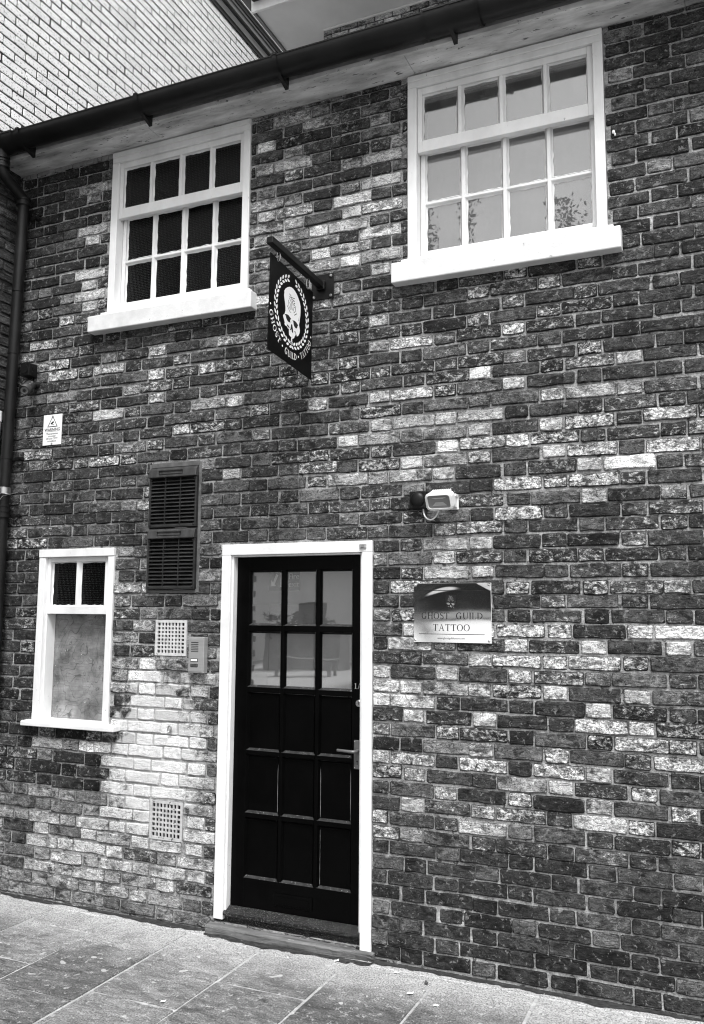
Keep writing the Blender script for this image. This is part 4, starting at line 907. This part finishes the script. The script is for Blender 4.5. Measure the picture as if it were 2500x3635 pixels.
# ------------------------------------------------------------------ CCTV camera and its box
cj = thing('junction_box', 'black square junction box on the wall above the surveillance camera', 'junction box', (-1.515, 0, 3.24))
MB().box(-1.560, -1.484, -.078, -.0005, 3.236, 3.322).build('box', blackP, cj, bevel=.004)
m_ = MB(); m_.tube([(-1.522, -.079, 3.280), (-1.522, -.082, 3.280)], .030, 20); m_.build('lid', blackP, cj, True)
for z in (3.26, 3.295): MB().tube([(-1.485, -.04, z), (-1.481, -.04, z)], .012, 14).build('knockout', blackP, cj, True)
cc = thing('surveillance_camera', 'black bullet surveillance camera on the wall above the warning sign', 'camera', (-1.49, 0, 3.14))
A = Vector((-1.490, -.050, 3.172)); Bv = Vector((-1.425, -.165, 3.105)); dv = (Bv - A).normalized()
MB().tube([A, A + dv * .012, Bv - dv * .004, Bv], [.022, .031, .031, .029], 20).build('body', blackP, cc, True)
up_ = (Vector((0, 0, 1)) - dv * dv.z).normalized(); sd_ = dv.cross(up_); m_ = MB(); vs_ = []
for q, rr2 in ((A + dv * .005, .036), (Bv + dv * .022, .036)): vs_ += [q + (up_ * cos(t) + sd_ * sin(t)) * rr2 for t in [radians(-105 + 210 * k / 16) for k in range(17)]]
m_.add(vs_, [(k, k + 1, 18 + k, 17 + k) for k in range(16)]); sh_ = m_.build('sun_shield', hoodM, cc, True); sm = sh_.modifiers.new('thickness', 'SOLIDIFY'); sm.thickness = .002
MB().tube([Bv + dv * .0005, Bv + dv * .003], .026, 20).build('lens_face', lensM, cc); MB().tube([Bv + dv * .003, Bv + dv * .006], .010, 16).build('lens', printK, cc)
m_ = MB()
for k in range(14): m_.sphere(Bv + dv * .004 + (up_ * cos(k * pi / 7) + sd_ * sin(k * pi / 7)) * .0185, (.0028, .0028, .0028), 6, 4)
m_.build('infrared_leds', steelM, cc)
m_ = MB(); m_.tube([(-1.475, 0, 3.185), (-1.478, -.03, 3.185), (A.x, A.y, A.z)], [.026, .014, .014], 12); m_.build('mount', blackP, cc, True)
MB().tube([(-1.525, -.03, 3.237), (-1.535, -.04, 3.21), (-1.51, -.05, 3.19), (-1.495, -.045, 3.18)], .003, 6).build('cable', printK, cc, True)
for q in (.035, .085): MB().sphere(A + dv * q + (up_ * .82 - sd_ * .57) * .037, (.006, .006, .006), 8, 6).build('shield_screw', steelM, cc)

# ------------------------------------------------------------------ warning sign
ws = thing('warning_sign', 'white rectangular surveillance warning sign with triangle, low left of the camera', 'sign', (-1.324, 0, 2.768))
MB().box(-1.4015, -1.2465, -.0075, -.0045, 2.768, 2.971).build('board', printW, ws)
fw = XZ(-.0082); m_ = MB(); tri = lambda r, c=(-1.324, 2.913): [(c[0] + r * cos(radians(a)), c[1] + r * sin(radians(a))) for a in (90, 210, 330)]
A3, B3 = tri(.050), tri(.041)
for i in range(3): m_.sheet([A3[i], A3[(i + 1) % 3], B3[(i + 1) % 3], B3[i]], fw)
for q in stroke([(-1.337, 2.908), (-1.315, 2.923)], .011): m_.sheet(q, fw)
for q in stroke([(-1.326, 2.910), (-1.322, 2.902), (-1.310, 2.902)], .003): m_.sheet(q, fw)
sans_line(m_, 'WARNING', fw, -1.324, 2.861, .0275, .0006, .98)
m_.sheet([(-1.380, 2.857), (-1.268, 2.857), (-1.268, 2.8585), (-1.380, 2.8585)], fw)
for i, l_ in enumerate(('These premises', 'are under', '24 hour CCTV', 'surveillance')): sans_line(m_, l_, fw, -1.324, 2.838 - i * .0165, .0165, .0002, .95)
m_.build('print', printK, ws)
for z in (2.958, 2.777): MB().sphere((-1.324, -.008, z), (.0075, .004, .0075), 12, 6).build('screw_cap', aluM, ws, True)

# ------------------------------------------------------------------ twin louvred vents
def vent(z0, z1, label, dz):
    v = thing('louvre_vent', label, 'vent', (-.347, 0, z0), 'louvred vents'); x0, x1 = -.518, -.176; hd = z1 - .062
    m = MB()
    m.box(x0, x0 + .012, -.022, .01, z0, hd); m.box(x1 - .012, x1, -.022, .01, z0, hd); m.box(x0 + .012, x1 - .012, -.022, .01, z0, z0 + .010)
    m.build('frame', ventM, v, bevel=.002)
    m = MB(); m.prism([(.01, z1), (-.012, z1), (-.026, z1 - .012), (-.036, hd + .006), (-.036, hd), (.01, hd)], lambda u, w_: (x0, u, w_), (x1 - x0, 0, 0)); m.build('hood', hoodM, v, bevel=.003)
    m = MB(); cx = (x0 + x1) / 2 - .01
    for q in ((cx - .085, cx + .085, hd + .040, hd + .042), (cx - .085, cx + .085, hd + .018, hd + .020), (cx - .085, cx - .083, hd + .020, hd + .040), (cx + .083, cx + .085, hd + .020, hd + .040)):
        m.box(q[0], q[1], -.0365, -.030, q[2], q[3])
    m.build('maker_plate', ventM, v)
    n = 13; p = (hd - z0 - .014) / n
    for i in range(n):
        zb = z0 + .011 + i * p; m = MB(); m.prism([(-.020, zb), (-.018, zb + .0045), (.006, zb + p * .92), (.008, zb + p * .80)], lambda u, w_: (x0 + .013, u, w_), (x1 - x0 - .026, 0, 0)); m.build('slat', ventM, v)
    for x in (x0 + (x1 - x0) * .34, x0 + (x1 - x0) * .66): MB().box(x - .003, x + .003, -.0215, -.006, z0 + .010, hd).build('mullion', ventM, v)
    for x in (x0 + .015, x1 - .015):
        for z in (z0 + .015, hd - .012): MB().sphere((x, -.023, z), (.006, .004, .006), 8, 6).build('screw', ventM, v)
    MB().box(x0, x1, .011, .02, z0, z1).build('backing', printK, v)
vent(2.193, 2.558, 'upper black louvred vent cover, directly above its twin', 0); vent(1.822, 2.186, 'lower black louvred vent cover, left of the door head', 1)
m_ = MB()
for q in ((-.536, -.519, 1.80, 2.585), (-.175, -.155, 1.80, 2.585), (-.519, -.175, 2.560, 2.592), (-.519, -.175, 1.798, 1.820)): m_.box(q[0], q[1], -.004, .03, q[2], q[3])
m_.build('vent_surround', ventR, house, bevel=.004)

# ------------------------------------------------------------------ intercom
ic = thing('door_intercom', 'grey metal door intercom with speaker slots and call buttons left of door', 'intercom', (-.133, 0, 1.336))
MB().box(-.186, -.080, -.042, -.0005, 1.337, 1.543).build('case', aluM, ic, bevel=.003)
MB().box(-.177, -.089, -.0445, -.042, 1.345, 1.535).build('front_plate', aluM, ic, bevel=.002)
for k in range(6): MB().box(-.166, -.117, -.0455, -.0444, 1.458 + k * .0105, 1.4615 + k * .0105).build('speaker_slot', printK, ic)
for z, mt in ((1.402, printW), (1.372, steelM)):
    MB().box(-.167, -.118, -.0462, -.0446, z, z + .018).build('call_button_frame', printK, ic)
    MB().box(-.164, -.121, -.0480, -.0464, z + .003, z + .015).build('call_button', mt, ic, bevel=.001)

# ------------------------------------------------------------------ pavement
GZ0 = -.075
pv = MB(); pv.add([(-60, -80, GZ0 - .0055), (60, -80, GZ0 - .0055), (60, .3, GZ0 - .0055), (-60, .3, GZ0 - .0055)], [(0, 1, 2, 3)])
pave = structure(pv.build('pavement', bedM))
rf = random.Random(21); fz = lambda u, v, h: (u, v, GZ0 + h)
cols = [-3.95 + .48 * k for k in range(20)]; pre = {7: [-.06, -.40, -.99, -1.75], 8: [-.06, -.87, -1.5], 9: [-.06, -.54, -1.22], 6: [-.06, -.30, -.75, -1.45]}
cnt = 0
for k, x0 in enumerate(cols):
    x0 = x0 + .0; ys = pre.get(k, [-.06 - .0 * k]); 
    while ys[-1] > -8: ys.append(ys[-1] - rf.uniform(.5, .95))
    for i in range(len(ys) - 1):
        if cnt >= 290: break
        m_ = MB(); t = rf.choice((rf.uniform(.075, .11), rf.uniform(.11, .175)))
        slab(m_, x0 + .0065, x0 + .4735, ys[i + 1] + .0055, ys[i] - .0055, fz, rf.uniform(-.003, .0025), -.04, (t, 0, rf.random()), .006, .004, rf, .85, .15); m_.build('flagstone', stoneM, pave); cnt += 1
m_ = MB(); slab(m_, -1.74, 4.6, -.062, .005, fz, -.002, -.04, (.16, 0, .5), .006, .006, rf, .8, 0.0); m_.build('cement_strip', stoneM, pave)
gr_ = MB()
for i in range(500):
    x = rf.uniform(-1.7, 3.2); y = -abs(rf.gauss(0, .12)) - .015; s_ = rf.uniform(.001, .0028)
    gr_.box(-s_, s_, -s_, s_, -s_ * .6, s_ * .6, Matrix.Translation((x, y, GZ0 + s_ * .4)) @ Euler((rf.random() * 3, rf.random() * 3, rf.random() * 3)).to_matrix().to_4x4())
g_ = gr_.build('grit', terraM); g_['kind'] = 'stuff'; g_['label'] = 'loose pale grit along the foot of the wall'
dirtShadeM = plain('dirt_shade', .012, .05, 40, .95, .006, 120, spots=(80, .66, .3))  # dark ribbon: dirt at the wall foot, painted shadow under the step
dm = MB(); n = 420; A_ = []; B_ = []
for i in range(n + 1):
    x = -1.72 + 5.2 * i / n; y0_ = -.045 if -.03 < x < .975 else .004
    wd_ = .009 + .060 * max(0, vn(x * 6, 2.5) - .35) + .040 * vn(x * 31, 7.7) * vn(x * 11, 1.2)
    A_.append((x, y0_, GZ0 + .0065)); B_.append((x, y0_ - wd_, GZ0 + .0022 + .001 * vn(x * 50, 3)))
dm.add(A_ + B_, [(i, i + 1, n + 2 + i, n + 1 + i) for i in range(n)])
d_ = dm.build('dirt_shade_line', dirtShadeM); d_['kind'] = 'stuff'; d_['label'] = 'dark dirt line along the wall foot, painted shade under the step'
def litter(x, y, L, W, rz, label, mat):
    m = MB(); mt = Matrix.Translation((x, y, GZ0 + .004)) @ Matrix.Rotation(rz, 4, 'Z')
    m.add([mt @ Vector(p) for p in ((-L, 0, .002), (-L * .4, W, .006), (L * .4, W * .8, .003), (L, 0, .008), (L * .4, -W * .9, .002), (-L * .4, -W, .005), (0, 0, .001))], [(6, i, (i + 1) % 6) for i in range(6)])
    tag(m.build('fallen_leaf', mat), label, 'leaf', 'dry leaves on the pavement')
litter(-1.56, -.035, .022, .014, .5, 'pale dry leaf at the far left foot of the wall', printW)
litter(.80, -.090, .016, .009, 1.2, 'pale dry leaf on the pavement under the step', whiteO); litter(1.13, -.10, .017, .008, .1, 'pale dry leaf just right of the doorstep', whiteO)
litter(1.30, -.15, .020, .010, 2.0, 'dark dry leaf on the pavement right of the doorstep', barkM); litter(1.27, -.29, .018, .010, .7, 'pale dry leaf out on the flagstones below the name plate', whiteO)
litter(1.42, -.36, .016, .009, .2, 'pale dry leaf nearest the bottom edge', whiteO); litter(.28, -.84, .014, .008, .9, 'small pale leaf on the front flagstones', whiteO)

# ------------------------------------------------------------------ the yard behind the camera, seen only in the glass and the polished plate
fb_ = thing('rendered_yard_building', 'low white rendered building across the yard mirrored in the door glass', 'building', (-8, -24, -.075))
MB().box(-30, 14, -27, -24, -.1, 3.3).build('wall', reflW, fb_); MB().box(-30.2, 14.2, -27.2, -23.7, 3.3, 3.55).build('roof', leadM, fb_)
for x in (-12, -6.5, 3): MB().box(x, x + 1.2, -24.03, -23.99, .0, 2.1).build('door', shedM, fb_)
sdh = thing('added_dark_shed', 'unseen dark shed added to darken the mirror image in the name plate', 'shed', (-3.4, -15.5, -.075))  # out of view, added so the polished plate mirrors something dark
MB().box(-5.4, -.6, -17, -15, -.08, 2.1).build('wall', shedM, sdh); MB().prism([(-17.2, 2.1), (-14.8, 2.1), (-14.8, 2.2), (-17.2, 2.35)], lambda u, v: (-5.6, u, v), (5.2, 0, 0)).build('roof', leadM, sdh)
bn = thing('park_bench', 'wooden slatted bench mirrored in the door glass', 'bench', (-8.3, -17.5, -.075))
for k in range(4): MB().box(-9.3, -7.4, -17.7 + k * .12, -17.6 + k * .12, .40, .44).build('slat', woodB, bn)
for x in (-9.2, -7.55):
    for y in (-17.68, -17.28): MB().box(x, x + .08, y, y + .08, -.075, .40).build('leg', woodB, bn)
pl = thing('planter_box', 'planter box of flowers mirrored in the door glass', 'planter', (-9.6, -20, -.075))
MB().box(-11, -8.4, -20.6, -19.8, -.075, 1.1).build('box', woodB, pl)
def foliage(n, cx, cy, z0, z1, rx, ry, rnd, s=.05, gap=.0):
    m = MB(); blobs = [(rnd.gauss(0, .45) * rx, rnd.gauss(0, .45) * ry, rnd.random()) for _ in range(26)]
    for i in range(n):
        b = rnd.choice(blobs); x = cx + b[0] + rnd.gauss(0, .13) * rx; y = cy + b[1] + rnd.gauss(0, .13) * ry; z = z0 + (z1 - z0) * min(1.0, max(0, b[2] + rnd.gauss(0, .07)))
        d = Vector((rnd.gauss(0, 1), rnd.gauss(0, 1), rnd.gauss(0, 1))).normalized(); e = d.orthogonal().normalized(); q = s * rnd.uniform(.6, 1.4); p = Vector((x, y, z))
        m.add([p - d * q, p + e * q * .5, p + d * q, p - e * q * .5], [(0, 1, 2, 3)])
    return m
foliage(900, -9.7, -20.2, 1.1, 1.75, 1.1, .35, rf, .09).build('flowers', leafM, pl)
def tree(x, y, top, rad, label, n, seed):
    rnd = random.Random(seed); t = thing('yard_tree', label, 'tree', (x, y, -.075), 'trees across the yard')
    pts = [(x + rnd.gauss(0, .08) * k, y, -.1 + (top - .6) * k / 6) for k in range(7)]
    m = MB(); m.tube(pts, [.17 - .023 * k for k in range(7)], 8)
    for k in range(14):
        h = rnd.uniform(.45, .97) * (top - .6); a = rnd.random() * 6.28; L = rad * rnd.uniform(.5, 1.0) * (1.25 - h / top)
        m.tube([(x, y, h), (x + cos(a) * L * .5, y + sin(a) * L * .5, h + L * .5), (x + cos(a) * L, y + sin(a) * L, h + L * 1.05)], [.05, .03, .012], 6)
    m.build('trunk', barkM, t); foliage(n, x, y, top * .5, top, rad, rad, rnd, .05).build('crown', leafM, t)
tree(-.15, -14, 10.55, .75, 'slim young tree mirrored low in the right upper window', 5200, 3); tree(-3.75, -14, 11.0, .9, 'slim tree mirrored at the left edge of the right upper window', 6000, 9)
tree(3.9, -20, 12.2, 2.2, 'broad tree across the yard behind the viewpoint', 4200, 5)
